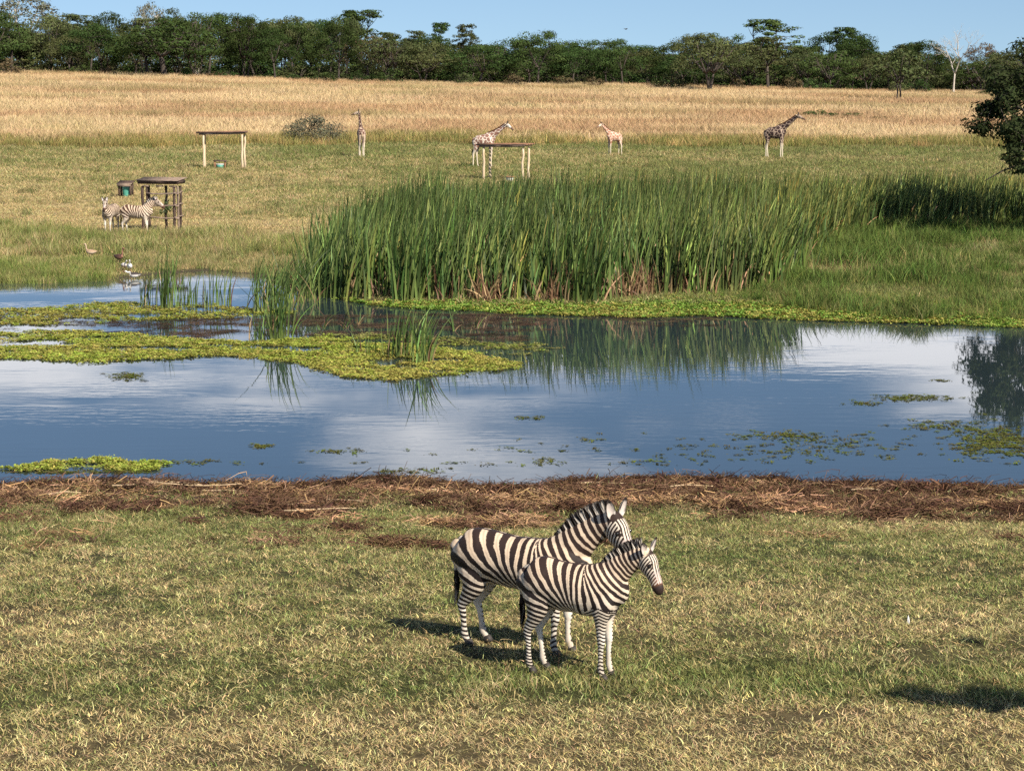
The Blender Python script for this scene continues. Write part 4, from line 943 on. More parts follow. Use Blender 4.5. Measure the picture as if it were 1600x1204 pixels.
def fur_mat(name):
    m, N, L = newmat(name)
    o = N.new('ShaderNodeOutputMaterial'); b = N.new('ShaderNodeBsdfPrincipled'); L.new(b.outputs[0], o.inputs[0])
    s = N.new('ShaderNodeAttribute'); s.attribute_name = 'stripe'; c = N.new('ShaderNodeAttribute'); c.attribute_name = 'Col'; d = N.new('ShaderNodeAttribute'); d.attribute_name = 'brown'
    mr = N.new('ShaderNodeMapRange'); mr.inputs['From Min'].default_value = -0.16; mr.inputs['From Max'].default_value = 0.16; ne = N.new('ShaderNodeTexNoise'); ne.inputs['Scale'].default_value = 70; ne.inputs['Detail'].default_value = 3; tco = N.new('ShaderNodeTexCoord'); L.new(tco.outputs['Object'], ne.inputs['Vector'])
    na_ = N.new('ShaderNodeMath'); na_.operation = 'MULTIPLY_ADD'; L.new(ne.outputs['Fac'], na_.inputs[0]); na_.inputs[1].default_value = 0.9; L.new(s.outputs['Fac'], na_.inputs[2])
    nb_ = N.new('ShaderNodeMath'); nb_.operation = 'SUBTRACT'; L.new(na_.outputs[0], nb_.inputs[0]); nb_.inputs[1].default_value = 0.45; L.new(nb_.outputs[0], mr.inputs['Value'])
    dk = mixrgb(N, L, 'MIX', d.outputs['Fac'], (0.020, 0.014, 0.013), (0.20, 0.095, 0.055))
    t = N.new('ShaderNodeTexCoord'); n = N.new('ShaderNodeTexNoise'); n.inputs['Scale'].default_value = 9; n.inputs['Detail'].default_value = 4; L.new(t.outputs['Object'], n.inputs['Vector'])
    m2 = N.new('ShaderNodeMapRange'); m2.inputs['To Min'].default_value = 0.78; m2.inputs['To Max'].default_value = 1.15; L.new(n.outputs['Fac'], m2.inputs['Value'])
    c2 = mixrgb(N, L, 'MIX', mr.outputs[0], c.outputs['Color'], dk)
    vm = N.new('ShaderNodeVectorMath'); vm.operation = 'SCALE'; L.new(c2, vm.inputs[0]); L.new(m2.outputs[0], vm.inputs['Scale'])
    L.new(vm.outputs[0], b.inputs['Base Color']); b.inputs['Roughness'].default_value = 0.62; b.inputs['Specular IOR Level'].default_value = 0.25
    n3 = N.new('ShaderNodeTexNoise'); n3.inputs['Scale'].default_value = 120; L.new(t.outputs['Object'], n3.inputs['Vector'])
    bp = N.new('ShaderNodeBump'); bp.inputs['Strength'].default_value = 0.25; bp.inputs['Distance'].default_value = 0.004; L.new(n3.outputs['Fac'], bp.inputs['Height']); L.new(bp.outputs[0], b.inputs['Normal'])
    return m
M['zebra'] = fur_mat('zebra_fur')
M['hair'] = foliage_mat('mane_hair', trans=0.1, gloss=0.01)

def polyproj(P, line, arc):
    """nearest point on a polyline: arc length and distance"""
    best = np.full(len(P), 1e9); s = np.zeros(len(P))
    for i in range(len(line) - 1):
        a, b = line[i], line[i + 1]; ab = b - a; l2 = ab @ ab
        t = np.clip(((P - a) @ ab) / l2, 0, 1); q = np.linalg.norm(P - a - t[:, None] * ab, axis=1)
        k = q < best; best[k] = q[k]; s[k] = (arc[i] + t * math.sqrt(l2))[k]
    return s, best

def dirv(pitch, yaw):
    p, y = math.radians(pitch), math.radians(yaw); return np.array([math.cos(p) * math.cos(y), math.cos(p) * math.sin(y), math.sin(p)])

def zebra(rootobj, fx=1.0, fy=1.0, zl=1.0, zb=1.0, nscale=1.0, neck=(48, 0), head=(-58, -12), legs=((0, 0), (0, 0), (0, 0), (0, 0)), voxel=0.011, pale_legs=False, faded=0.0, torso_l=1.0, lam=1.0, ears=(18, 18), seed=0, nlen=1.0):
    """model space: x forward, z up; legs: (forward shift of hoof) for hind left, hind right, front left, front right"""
    g = np.random.default_rng(500 + seed)
    mz = lambda z: np.where(np.asarray(z) < 0.66, np.asarray(z) * zl, 0.66 * zl + (np.asarray(z) - 0.66) * zb)
    def mk(K, rw, rh):
        K = np.array(K, float); o = K.copy(); o[:, 0] = K[:, 0] * fx; o[:, 1] = K[:, 1] * fy; o[:, 2] = mz(K[:, 2]); o[:, 3] *= rw; o[:, 4] *= rh; return o
    mb = MB()
    torso = mk([(-0.70, 0, 1.08, .09, .10), (-0.665, 0, 1.05, .17, .19), (-0.58, 0, 1.03, .235, .262), (-0.44, 0, 1.01, .275, .30), (-0.27, 0, .99, .275, .295), (-0.07, 0, .97, .285, .288),
                (0.13, 0, .96, .28, .298), (0.32, 0, .965, .25, .312), (0.46, 0, .985, .225, .315), (0.58, 0, 1.0, .185, .265), (0.67, 0, .995, .12, .175)], fy, zb)
    loft(mb, torso, 5, 28)
    r = (fy + zb) / 2 * 0.98; ends = []
    for sy, (dh, df) in ((1, (legs[0][0], legs[2][0])), (-1, (legs[1][0], legs[3][0]))):
        H = mk([(-0.50, .11 * sy, 1.0, .10, .19), (-0.46, .145 * sy, .84, .115, .195), (-0.455 + dh * .15, .15 * sy, .72, .095, .155), (-0.50 + dh * .3, .14 * sy, .60, .07, .10), (-0.565 + dh * .5, .13 * sy, .505, .05, .07),
                (-0.60 + dh * .6, .125 * sy, .44, .043, .056), (-0.588 + dh * .7, .122 * sy, .36, .034, .040), (-0.578 + dh * .85, .12 * sy, .22, .030, .034), (-0.572 + dh * .95, .12 * sy, .125, .038, .044), (-0.55 + dh, .12 * sy, .07, .034, .038), (-0.535 + dh, .12 * sy, .035, .036, .04)], r, r)
        loft(mb, H, 4, 16); ends.append(H[-1])
        Ff = mk([(0.40, .125 * sy, .98, .09, .19), (0.43, .14 * sy, .84, .095, .17), (0.435 + df * .1, .135 * sy, .72, .085, .115), (0.43 + df * .25, .125 * sy, .62, .066, .08), (0.435 + df * .4, .12 * sy, .50, .052, .060),
                 (0.445 + df * .55, .118 * sy, .405, .046, .051), (0.44 + df * .65, .116 * sy, .345, .034, .038), (0.438 + df * .8, .115 * sy, .22, .029, .033), (0.442 + df * .95, .115 * sy, .125, .037, .042), (0.462 + df, .115 * sy, .07, .033, .037), (0.475 + df, .115 * sy, .035, .035, .039)], r, r)
        loft(mb, Ff, 4, 16); ends.append(Ff[-1])
    B = np.array([0.43 * fx, 0, float(mz(1.06))]); nd = dirv(*neck); s = nscale
    NL = 0.66 * s * nlen; side = np.array([-math.sin(math.radians(neck[1])), math.cos(math.radians(neck[1])), 0])
    nu = np.cross(nd, side) * -1; nu = nu if nu[2] > 0 else -nu
    NK = []
    for t, rw, rh, ar in ((0, .165, .275, -0.01), (.28, .122, .205, 0.02), (.55, .094, .158, 0.035), (.80, .082, .130, 0.03), (1.0, .078, .110, 0.0)):
        q = B + nd * NL * t + nu * ar * s; NK.append([*q, rw * s, rh * s])
    NK = np.array(NK); loft(mb, NK, 5, 22, side)
    poll = NK[-1, :3]; hd = dirv(*head); hs = np.array([-math.sin(math.radians(head[1])), math.cos(math.radians(head[1])), 0]); hu = np.cross(hd, hs); hu = -hu if hu[2] < 0 else hu
    # hu: towards the forehead side
    HL = 0.53 * s; h0 = poll - hd * 0.03 * s + hu * 0.015 * s
    HK = []
    for t, rw, rh, o_ in ((0.0, .080, .090, 0.0), (.14, .100, .125, -0.014), (.30, .102, .140, -0.028), (.48, .084, .114, -0.020), (.66, .068, .090, -0.010), (.82, .066, .082, -0.006), (.94, .068, .076, -0.006), (1.0, .058, .060, -0.012)):
        HK.append([*(h0 + hd * HL * t + hu * o_ * s), rw * s, rh * s])
    loft(mb, HK, 4, 20, hs)
    HK = np.array(HK)
    V, Q, T, Nn = fuse(mb, voxel, 7)
    V = V + Nn * ((fbm(V[:, 0] * 7 + V[:, 1] * 3, V[:, 2] * 6 - V[:, 1] * 2, 71 + seed) - 0.5) * 0.022 * ss(0.45, 0.7, V[:, 2]))[:, None]
    # ---------------- stripes
    tor_line = catmull(np.concatenate([[[-0.75 * fx, 0, float(mz(1.0))]], [[-0.3 * fx, 0, float(mz(.98))]], [[0.1 * fx, 0, float(mz(.97))]], [[0.33 * fx, 0, float(mz(1.0))]], NK[1:, :3]]), 8)[:, :3]
    arc = np.concatenate([[0], np.cumsum(np.linalg.norm(np.diff(tor_line, axis=0), axis=1))])
    def field(P, Nv):
        sarc, dist = polyproj(P, tor_line, arc)
        hl = HK[:, :3]; ha = np.concatenate([[0], np.cumsum(np.linalg.norm(np.diff(hl, axis=0), axis=1))]); sh, dh_ = polyproj(P, hl, ha)
        hr = np.interp(sh, ha, HK[:, 4]); nk_r = np.interp(sarc, [arc[-1] - NL, arc[-1]], [0.25 * s, 0.118 * s])
        ishead = (dh_ / hr < dist / nk_r) & (sh > 0.03 * s)
        wob = (fbm(P[:, 0] * 5 + 3 * P[:, 1], P[:, 2] * 5 - 2 * P[:, 1], 3 + seed) - 0.5)
        x, z = P[:, 0], P[:, 2]
        x0 = arc[-1] - NL; lt, ls_, ln_ = 0.112 * lam * (fx * 0.5 + 0.5), 0.082 * lam, 0.072 * s * lam
        ksamp = np.linspace(0, arc[-1] + .2, 200); lamv = np.interp(ksamp, [0.7 * fx, x0 - 0.22 * fx, x0 + 0.1, arc[-1]], [lt, ls_ * 1.05, ls_, ln_])
        phs = np.concatenate([[0], np.cumsum(np.diff(ksamp) / lamv[:-1])]); ph = np.interp(sarc, ksamp, phs)
        Cx, Cz = 0.10 * fx, float(mz(0.63)); rr = np.hypot(x - Cx, z - Cz); th = np.arctan2(z - Cz, -(x - Cx)); dth = 0.225 * (lam * 0.5 + 0.5)
        pc = np.interp(0.85 * fx, ksamp, phs)
        th0 = 0.26
        curve = -0.12 * np.clip((Cx - x) / (0.6 * fx), 0, 1) ** 2
        phH = pc - (math.pi / 2 - th - curve) / dth
        line = Cz + (Cx - x) * math.tan(th0)
        below = np.clip(line - z, 0, None); lleg = np.interp(below, [0, .15, .35, .8], [.088, .07, .052, .045]) * lam
        phL = pc - (math.pi / 2 - th0 - curve) / dth - (np.interp(below, np.linspace(0, 1.2, 60), np.concatenate([[0], np.cumsum((1.2 / 59) / (np.interp(np.linspace(0, 1.2, 60)[:-1], [0, .15, .35, .8], [.088, .07, .052, .045]) * lam))])))
        hind = x < Cx
        ph = np.where(hind, np.where(z > line, phH, phL), ph)
        st = np.sin(2 * math.pi * (ph + wob * 0.75)) + 0.20 + (fbm(P[:, 0] * 9 + P[:, 1] * 4, P[:, 2] * 9, 23 + seed) - 0.5) * 0.7
        # front legs: bands below the elbow, chevrons on the shoulder
        fl = (x > 0.2 * fx) & (z < mz(0.80) - 0.35 * np.abs(x - 0.43 * fx) + 0.03 * wob) & (np.abs(P[:, 1]) > 0.02)
        zz = z + 0.55 * np.abs(x - 0.43 * fx); lf = 0.056 * lam
        st = np.where(fl, np.sin(2 * math.pi * (zz / lf + wob * 0.5)) + 0.0, st)
        leg = ss(0.60, 0.50, z / zl); 
        inner = np.clip(-Nv[:, 1] * np.sign(P[:, 1]), 0, 1) * (z < mz(0.75))
        st = st - inner * 1.6 - leg * 0.12
        # belly and dorsal line
        bel = np.clip(-Nv[:, 2] - 0.55, 0, 1) * (z > mz(0.58)) * (np.abs(x) < 0.5 * fx); st = st - bel * 2.2
        mid = (np.abs(P[:, 1]) < 0.022) & (Nv[:, 2] > 0.5) & (x < 0.45 * fx); st = np.where(mid, 1.0, st)
        if pale_legs: st = st - ss(0.74, 0.60, z / zl) * 2.6 - faded * ss(0.15, 0.35, x / fx) * 0.6
        # head
        rel = P - h0; u = rel @ hd / HL; v = rel @ hu / s; wl = rel @ hs / s
        fr = Nv @ hu
        cheek = np.sin(2 * math.pi * ((u * HL / s * 0.80 + 0.55 * v + 0.10 * u) / 0.040 + wob * 0.3)) + 0.10
        brow = np.sin(2 * math.pi * (np.abs(wl) / 0.0285 + 0.2 + wob * 0.2)) - 0.05 - 0.6 * ss(0.45, 0.62, u) 
        jaw = np.clip(-fr - 0.5, 0, 1) * 1.5
        hst = np.where(fr > 0.62, brow, cheek) - jaw
        muz = ss(0.80, 0.86, u); hst = hst * (1 - muz) + muz * 1.2
        eyed = np.minimum(np.linalg.norm(P - eyeL, axis=1), np.linalg.norm(P - eyeR, axis=1)); hst = np.maximum(hst, 1.4 * (1 - ss(0.022 * s, 0.034 * s, eyed)) * 2 - 1) if True else hst
        st = np.where(ishead, hst, st)
        hoofy = ss(0.085, 0.05, z); st = np.maximum(st, hoofy * 0.0 + st)
        br = np.where(ishead, ss(0.60, 0.74, u) * (1 - ss(0.80, 0.9, u)) * 0.8 + 0.08, 0.10 * ss(1.0, 1.25, z / zb)) + faded * 0.55
        col = np.ones((len(P), 3)) * np.array([0.72, 0.61, 0.48])
        warm = (ss(0.75, 1.15, z) * (~ishead))[:, None]; col = col * (1 - warm * 0.9) + np.array([0.72, 0.55, 0.385]) * warm * 0.9
        lw = (ss(0.62, 0.45, z))[:, None]; col = col * (1 - lw) + np.array([0.74, 0.665, 0.56]) * lw
        hp = (ishead & (u > 0.5) & (u < 0.85) & (fr > 0.2))[:, None]; col = np.where(hp, np.array([0.62, 0.50, 0.43]), col)
        shd = np.clip(-np.sin(2 * math.pi * (ph + wob * 0.75)) - 0.82, 0, 1) / 0.18 * hind * (z > mz(0.72)) * (~ishead); col = col * (1 - 0.42 * shd[:, None]) + np.array([0.30, 0.19, 0.12]) * 0.42 * shd[:, None]
        dust = (ss(0.42, 0.05, z) * (0.35 + 0.5 * fbm(P[:, 0] * 14, P[:, 2] * 10, 9)))[:, None]; col = col * (1 - dust) + np.array([0.42, 0.33, 0.24]) * dust
        return st, col, br, sarc
    et = 0.36
    eyeL = h0 + hd * HL * et + hs * 0.088 * s + hu * 0.045 * s; eyeR = h0 + hd * HL * et - hs * 0.088 * s + hu * 0.045 * s
    st, col, br, sarc = field(V, Nn)
    bm_ = mk_mesh('body', V, Q, T, M['zebra'], col, True, {'stripe': st, 'brown': br})
    obj('body', bm_, rootobj)
    for e in (eyeL, eyeR):
        mbx = MB(); a = np.linspace(0, math.pi, 7)
        mbx.tube(np.stack([np.zeros(7), -np.cos(a) * 0.021 * s, np.zeros(7)], -1) + e, np.maximum(np.sin(a) * 0.021 * s, 0.001), 10); obj('eye', mbx.mesh('eye', M['eye'], True), rootobj)
    for e in ends:
        mbx = MB(); q = e[:3]; rr = e[3]
        mbx.tube([(q[0] + .026, q[1], 0.0), (q[0] + .018, q[1], 0.03), (q[0], q[1], 0.066)], [rr * 1.5, rr * 1.35, rr * 1.1], 12); obj('hoof', mbx.mesh('hoof', M['hoof'], True), rootobj)
    # mane: upright bristles along the crest, striped like the neck
    cl = catmull(NK, 14); Tn = np.gradient(cl[:, :3], axis=0); Tn /= np.linalg.norm(Tn, axis=1, keepdims=True)
    up = np.cross(Tn, side); up = np.where((up @ nu)[:, None] < 0, -up, up)
    crest = cl[:, :3] + up * (cl[:, 4:5] * 0.90)
    k0 = int(len(crest) * 0.16); crest = crest[k0:]; up2 = up[k0:]; Tn2 = Tn[k0:]
    fore = [poll + hu * 0.10 * s * 0.9 + hd * 0.0, poll + hu * 0.095 * s + hd * 0.05 * s]
    mb2 = MB(); nb = 900
    for i in range(nb):
        t = g.uniform(0, 1); f = t * (len(crest) - 1); j = int(f); fr_ = f - j; j2 = min(j + 1, len(crest) - 1)
        c0 = crest[j] * (1 - fr_) + crest[j2] * fr_; u0 = up2[j]; hh = (0.035 + 0.095 * min(1, t * 2.6)) * s * g.uniform(0.8, 1.1)
        c0 = c0 + side * g.normal(0, 0.011 * s)
        dr = u0 + Tn2[j] * g.normal(0.10, 0.10) + side * g.normal(0, 0.09)
        wv = Tn2[j] * 0.007 * s + side * g.normal(0, 0.004)
        stv, _, _, _ = field((c0 - u0 * 0.04 * s)[None], u0[None]) if False else (None,) * 4
        mb2.add([c0 - wv, c0 + wv, c0 + dr * hh * 0.72 + wv, c0 + dr * hh * 0.72 - wv, c0 + dr * hh], [[0, 1, 2, 3]], [[3, 2, 4]])
    Vb = np.concatenate(mb2.V).reshape(nb, 5, 3); base = Vb[:, 0] + 0
    bst, _, _, _ = field(base - nu * 0.05 * s, np.repeat(nu[None], nb, 0)); sv = np.clip(bst / 0.3 * 0.5 + 0.5, 0, 1)[:, None]
    wc, dc = np.array([0.70, 0.62, 0.52]), np.array([0.022, 0.016, 0.014])
    cb = wc * (1 - sv) + dc * sv; ct = cb * 0.25 + dc * 0.75
    Cb = np.stack([cb, cb, cb * .6 + ct * .4, cb * .6 + ct * .4, dc + 0 * cb], 1).reshape(-1, 3)
    obj('mane', mk_mesh('mane', np.concatenate(mb2.V), np.concatenate(mb2.Q), np.concatenate(mb2.T), M['hair'], Cb), rootobj)
    # ears
    for sg, an in ((1, ears[0]), (-1, ears[1])):
        bp_ = poll + hs * sg * 0.062 * s + hu * 0.055 * s - hd * 0.01 * s
        ax = -hd * 0.72 + hu * 0.55 + hs * sg * math.tan(math.radians(an)); ax /= np.linalg.norm(ax)
        fc = hd * 0.35 + hs * sg * 0.25 + hu * 0.8; fc = fc - ax * (fc @ ax); fc /= np.linalg.norm(fc); sd = np.cross(ax, fc)
        Ve, Qe, Ce = [], [], []; nn = 9; mm_ = 7; LE = 0.20 * s
        for i in range(nn):
            t = i / (nn - 1); wd = 0.050 * s * (math.sin(math.pi * min(1, (t * 0.86 + 0.14))) ** 0.7) + 0.002
            for j in range(mm_):
                q = (j / (mm_ - 1) * 2 - 1); a = q * 1.25
                Ve.append(bp_ + ax * LE * t + sd * wd * math.sin(a) - fc * wd * (math.cos(a) - 0.35) * 0.9)
                dark = t > 0.84 or abs(q) > 0.93 and t > 0.3; Ce.append((0.03, 0.022, 0.02) if dark else ((0.60, 0.52, 0.46) if abs(q) < 0.75 else (0.72, 0.65, 0.56)))
        for i in range(nn - 1):
            for j in range(mm_ - 1): Qe.append([i * mm_ + j, i * mm_ + j + 1, (i + 1) * mm_ + j + 1, (i + 1) * mm_ + j])
        eo = obj('ear', mk_mesh('ear', Ve, Qe, None, M['hair'], Ce, True), rootobj); so_ = eo.modifiers.new('t', 'SOLIDIFY'); so_.thickness = 0.008 * s
    # tail
    tz = lambda z: float(mz(z)); mb3 = MB(); tx = -0.685 * fx
    loft(mb3, [(tx + .04, 0, tz(1.17), .035, .035), (tx - .02, 0, tz(1.10), .032, .034), (tx - .055, .01, tz(.98), .024, .024), (tx - .055, .02, tz(.84), .02, .02), (tx - .05, .02, tz(.72), .024, .026)], 5, 12)
    Vt = np.concatenate(mb3.V); dk = (np.sin(Vt[:, 2] * 2 * math.pi / 0.06) > 0.1) | (Vt[:, 2] < tz(.80)); Ct = np.where(dk[:, None], np.array([.025, .018, .016]), np.array([.68, .58, .47]))
    to_ = obj('tail', mk_mesh('tail', Vt, np.concatenate(mb3.Q), np.concatenate(mb3.T), M['hair'], Ct, True), rootobj)
    mb4 = MB()
    for i in range(70):
        a = g.uniform(0, 6.28); b0 = np.array([tx - .05 + math.cos(a) * .010, .02 + math.sin(a) * .010, tz(g.uniform(.66, .86))]); e = b0 + np.array([g.normal(0, .016), g.normal(0, .016), -g.uniform(.16, .34)]); wv = np.array([0.004, g.normal(0, .004), 0])
        mb4.add([b0 - wv, b0 + wv, (b0 + e) / 2 + wv + [g.normal(0, .012), g.normal(0, .012), 0], e], [[0, 1, 2, 3]], None, (0.022, 0.016, 0.014) if g.uniform() < .85 else (0.35, 0.28, 0.22))
    obj('tuft', mb4.mesh('tuft', M['hair']), to_)
    return rootobj

def faceto(px, py, yaw, dz=0.0):
    p = at(px, py); return (p[0], p[1], p[2] + dz), math.radians(yaw)

l, a_ = faceto(814, 1013, -27)
zA = root('zebra', l, a_, 'adult zebra resting its chin over the neck of the young zebra', 'zebra')
zebra(zA, fx=1.12, fy=1.0, zl=1.0, zb=1.0, nscale=1.06, neck=(38, 2), head=(-56, -20), nlen=1.12, legs=((0.10,), (0.0,), (0.03,), (-0.04,)), seed=1)
l, a_ = faceto(896, 1054, -23)
zB = root('zebra', l, a_, 'young zebra standing in front of the adult on the near lawn', 'zebra')
zebra(zB, fx=0.79, fy=0.78, zl=1.0, zb=0.90, nscale=0.80, nlen=1.06, neck=(37, 0), head=(-64, -16), legs=((0.09,), (-0.02,), (0.02,), (-0.02,)), lam=0.70, ears=(18, 34), seed=2, voxel=0.009)
l, a_ = faceto(214, 365, -8)
zC = root('zebra', l, a_, 'reddish brown backed zebra standing side on at the wooden feeding hut', 'zebra')
zebra(zC, neck=(40, -4), head=(-40, -8), voxel=0.02, pale_legs=True, faded=0.6, legs=((0.1,), (-0.05,), (0.0,), (0.10,)), seed=3)
l, a_ = faceto(174, 364, -100)
zD = root('zebra', l, a_, 'shaded zebra facing the pond beside the reddish backed one', 'zebra')
zebra(zD, neck=(38, 10), head=(-48, 14), voxel=0.02, pale_legs=True, faded=0.35, seed=4)

# giraffes
m, N, L = newmat('giraffe_hide'); M['giraffe'] = m
o = N.new('ShaderNodeOutputMaterial'); b = N.new('ShaderNodeBsdfPrincipled'); L.new(b.outputs[0], o.inputs[0])
t = N.new('ShaderNodeTexCoord'); vo = N.new('ShaderNodeTexVoronoi'); vo.feature = 'DISTANCE_TO_EDGE'; vo.inputs['Scale'].default_value = 4.6
nz = N.new('ShaderNodeTexNoise'); nz.inputs['Scale'].default_value = 5; L.new(t.outputs['Object'], nz.inputs['Vector'])
va = N.new('ShaderNodeVectorMath'); va.operation = 'MULTIPLY_ADD'; L.new(nz.outputs['Color'], va.inputs[0]); va.inputs[1].default_value = (0.12, 0.12, 0.12); L.new(t.outputs['Object'], va.inputs[2]); L.new(va.outputs[0], vo.inputs['Vector'])
mr = N.new('ShaderNodeMapRange'); mr.inputs['From Min'].default_value = 0.045; mr.inputs['From Max'].default_value = 0.085; L.new(vo.outputs['Distance'], mr.inputs['Value'])
a = N.new('ShaderNodeAttribute'); a.attribute_name = 'stripe'; mm = N.new('ShaderNodeMath'); mm.operation = 'MULTIPLY'; L.new(mr.outputs[0], mm.inputs[0]); L.new(a.outputs['Fac'], mm.inputs[1])
cc = N.new('ShaderNodeAttribute'); cc.attribute_name = 'Col'; oc = N.new('ShaderNodeObjectInfo')
L.new(mixrgb(N, L, 'MIX', mm.outputs[0], cc.outputs['Color'], oc.outputs['Color']), b.inputs['Base Color']); b.inputs['Roughness'].default_value = 0.7; b.inputs['Specular IOR Level'].default_value = 0.2

def giraffe(rootobj, neck=(48, 0), head=(-25, 0), legs=(0, 0, 0, 0), patch=(0.22, 0.10, 0.055), nl=1.0, seed=0, base=(0.72, 0.60, 0.44)):
    """about 3.4 m tall; model space x forward"""
    g = np.random.default_rng(40 + seed); mb = MB()
    loft(mb, [(-0.66, 0, 1.78, .10, .14), (-0.58, 0, 1.74, .20, .25), (-0.42, 0, 1.72, .27, .33), (-0.15, 0, 1.70, .31, .38), (0.12, 0, 1.72, .31, .42), (0.36, 0, 1.80, .27, .44), (0.52, 0, 1.86, .20, .36), (0.64, 0, 1.90, .13, .22)], 4, 20)
    ends = []
    for sy, lh, lf in ((1, legs[0], legs[2]), (-1, legs[1], legs[3])):
        K = [(-0.50, .13 * sy, 1.66, .13, .22), (-0.47, .15 * sy, 1.42, .12, .19), (-0.50 + lh * .3, .15 * sy, 1.16, .085, .115), (-0.56 + lh * .5, .14 * sy, .96, .06, .075), (-0.59 + lh * .6, .135 * sy, .82, .055, .07), (-0.575 + lh * .7, .13 * sy, .6, .042, .046), (-0.565 + lh * .9, .13 * sy, .2, .042, .046), (-0.55 + lh, .13 * sy, .12, .052, .055), (-0.53 + lh, .13 * sy, .04, .05, .06)]
        loft(mb, K, 3, 12); ends.append(K[-1])
        K = [(0.44, .13 * sy, 1.70, .12, .20), (0.45, .15 * sy, 1.40, .10, .14), (0.45 + lf * .3, .14 * sy, 1.14, .075, .085), (0.46 + lf * .5, .135 * sy, .86, .062, .066), (0.455 + lf * .6, .13 * sy, .72, .045, .05), (0.45 + lf * .9, .13 * sy, .2, .042, .046), (0.46 + lf, .13 * sy, .12, .052, .056), (0.48 + lf, .13 * sy, .04, .05, .06)]
        loft(mb, K, 3, 12); ends.append(K[-1])
    nd = dirv(*neck); side = np.array([-math.sin(math.radians(neck[1])), math.cos(math.radians(neck[1])), 0]); B = np.array([0.44, 0, 1.95]); NL = 1.42 * nl
    NK = [[*(B + nd * NL * t), rw, rh] for t, rw, rh in ((0, .17, .30), (.22, .13, .21), (.5, .10, .15), (.8, .085, .115), (1, .08, .10))]; loft(mb, NK, 4, 16, side)
    poll = np.array(NK[-1][:3]); hd = dirv(*head); hs = np.array([-math.sin(math.radians(head[1])), math.cos(math.radians(head[1])), 0]); hu = np.cross(hd, hs); hu = -hu if hu[2] < 0 else hu
    HK = [[*(poll + hd * x + hu * o_), rw, rh] for x, rw, rh, o_ in ((-.04, .08, .09, .02), (.10, .10, .115, .02), (.25, .085, .095, .005), (.40, .062, .068, -.012), (.52, .06, .058, -.02), (.57, .05, .045, -.024))]; loft(mb, HK, 4, 14, hs)
    V, Q, T, Nn = fuse(mb, 0.028, 4)
    z = V[:, 2]; st = ss(0.75, 1.25, z); rel = (V - poll); u = rel @ hd; hdm = (u > 0.06) & (rel @ nd > -0.12); st = np.where(hdm, 0.25, st)
    rump = ss(-0.52, -0.62, V[:, 0]) * (z < 1.66); st = st * (1 - 0.85 * rump)
    col = np.ones((len(V), 3)) * np.array(base); lg = ss(1.3, 0.8, z)[:, None]; col = col * (1 - lg) + np.array([.68, .58, .43]) * lg
    mz_ = (hdm & (u > 0.36))[:, None]; col = np.where(mz_, np.array([.16, .10, .075]), col)
    bo = obj('body', mk_mesh('body', V, Q, T, M['giraffe'], col, True, {'stripe': st}), rootobj); bo.color = (*patch, 1)
    for e in ends:
        mbx = MB(); mbx.tube([(e[0] + .02, e[1], -0.02), (e[0] + .01, e[1], 0.05), (e[0], e[1], 0.10)], [.075, .07, .055], 8); obj('hoof', mbx.mesh('hoof', M['hoof'], True), rootobj)
    for sg in (-1, 1):
        b0 = poll + hs * sg * .05 + hu * .10 + hd * .03; e = b0 + (hu * 0.75 - hd * 0.35) * 0.20 + hs * sg * .02; mbx = MB(); mbx.tube([b0 - hu * .03, (b0 + e) / 2, e * .92 + b0 * .08, e], [.026, .022, .028, .024], 8, (0.05, 0.03, 0.025)); obj('horn', mbx.mesh('horn', M['hoof'], True), rootobj)
        b0 = poll + hs * sg * .08 + hu * .05; e = b0 + hs * sg * .17 + hu * .03 - hd * .07; mbx = MB(); mbx.tube([b0, b0 * .5 + e * .5, b0 * .1 + e * .9, e], [.02, .045, .02, .004], 8); eo = obj('ear', mbx.mesh('ear', M['wood_pale'], True), rootobj)
        q = poll + hd * .17 + hs * sg * .088 + hu * .045; a = np.linspace(0, math.pi, 6); mbx = MB(); mbx.tube(np.stack([np.zeros(6), -np.cos(a) * .022, np.zeros(6)], -1) + q, np.maximum(np.sin(a) * .022, .001), 8); obj('eye', mbx.mesh('eye', M['eye'], True), rootobj)
    mb = MB(); mb.tube([(-0.64, 0, 1.86), (-0.74, .0, 1.70), (-0.75, .01, 1.40), (-0.74, .01, 1.15)], [.035, .028, .02, .018], 8, (.5, .36, .22)); mb.tube([(-0.74, .01, 1.18), (-0.75, .02, 1.0), (-0.76, .02, .72)], [.022, .045, .012], 8, (.03, .022, .02)); obj('tail', mb.mesh('tail', M['hair'], True), rootobj)
    # short mane
    mb = MB(); nu = np.cross(nd, side); nu = -nu if nu[2] < 0 else nu; K = catmull(NK, 6)
    for i in range(len(K) - 1):
        for q in range(6):
            c0 = K[i, :3] + (K[i + 1, :3] - K[i, :3]) * q / 6 + nu * K[i, 4] * .95; e = c0 + nu * .08 + nd * g.normal(0, .02); wv = nd * .018; mb.add([c0 - wv, c0 + wv, e + wv * .6, e - wv * .6], [[0, 1, 2, 3]], None, np.array([.20, .10, .06]) * g.uniform(.7, 1.3))
    obj('mane', mb.mesh('mane', M['hair']), rootobj)
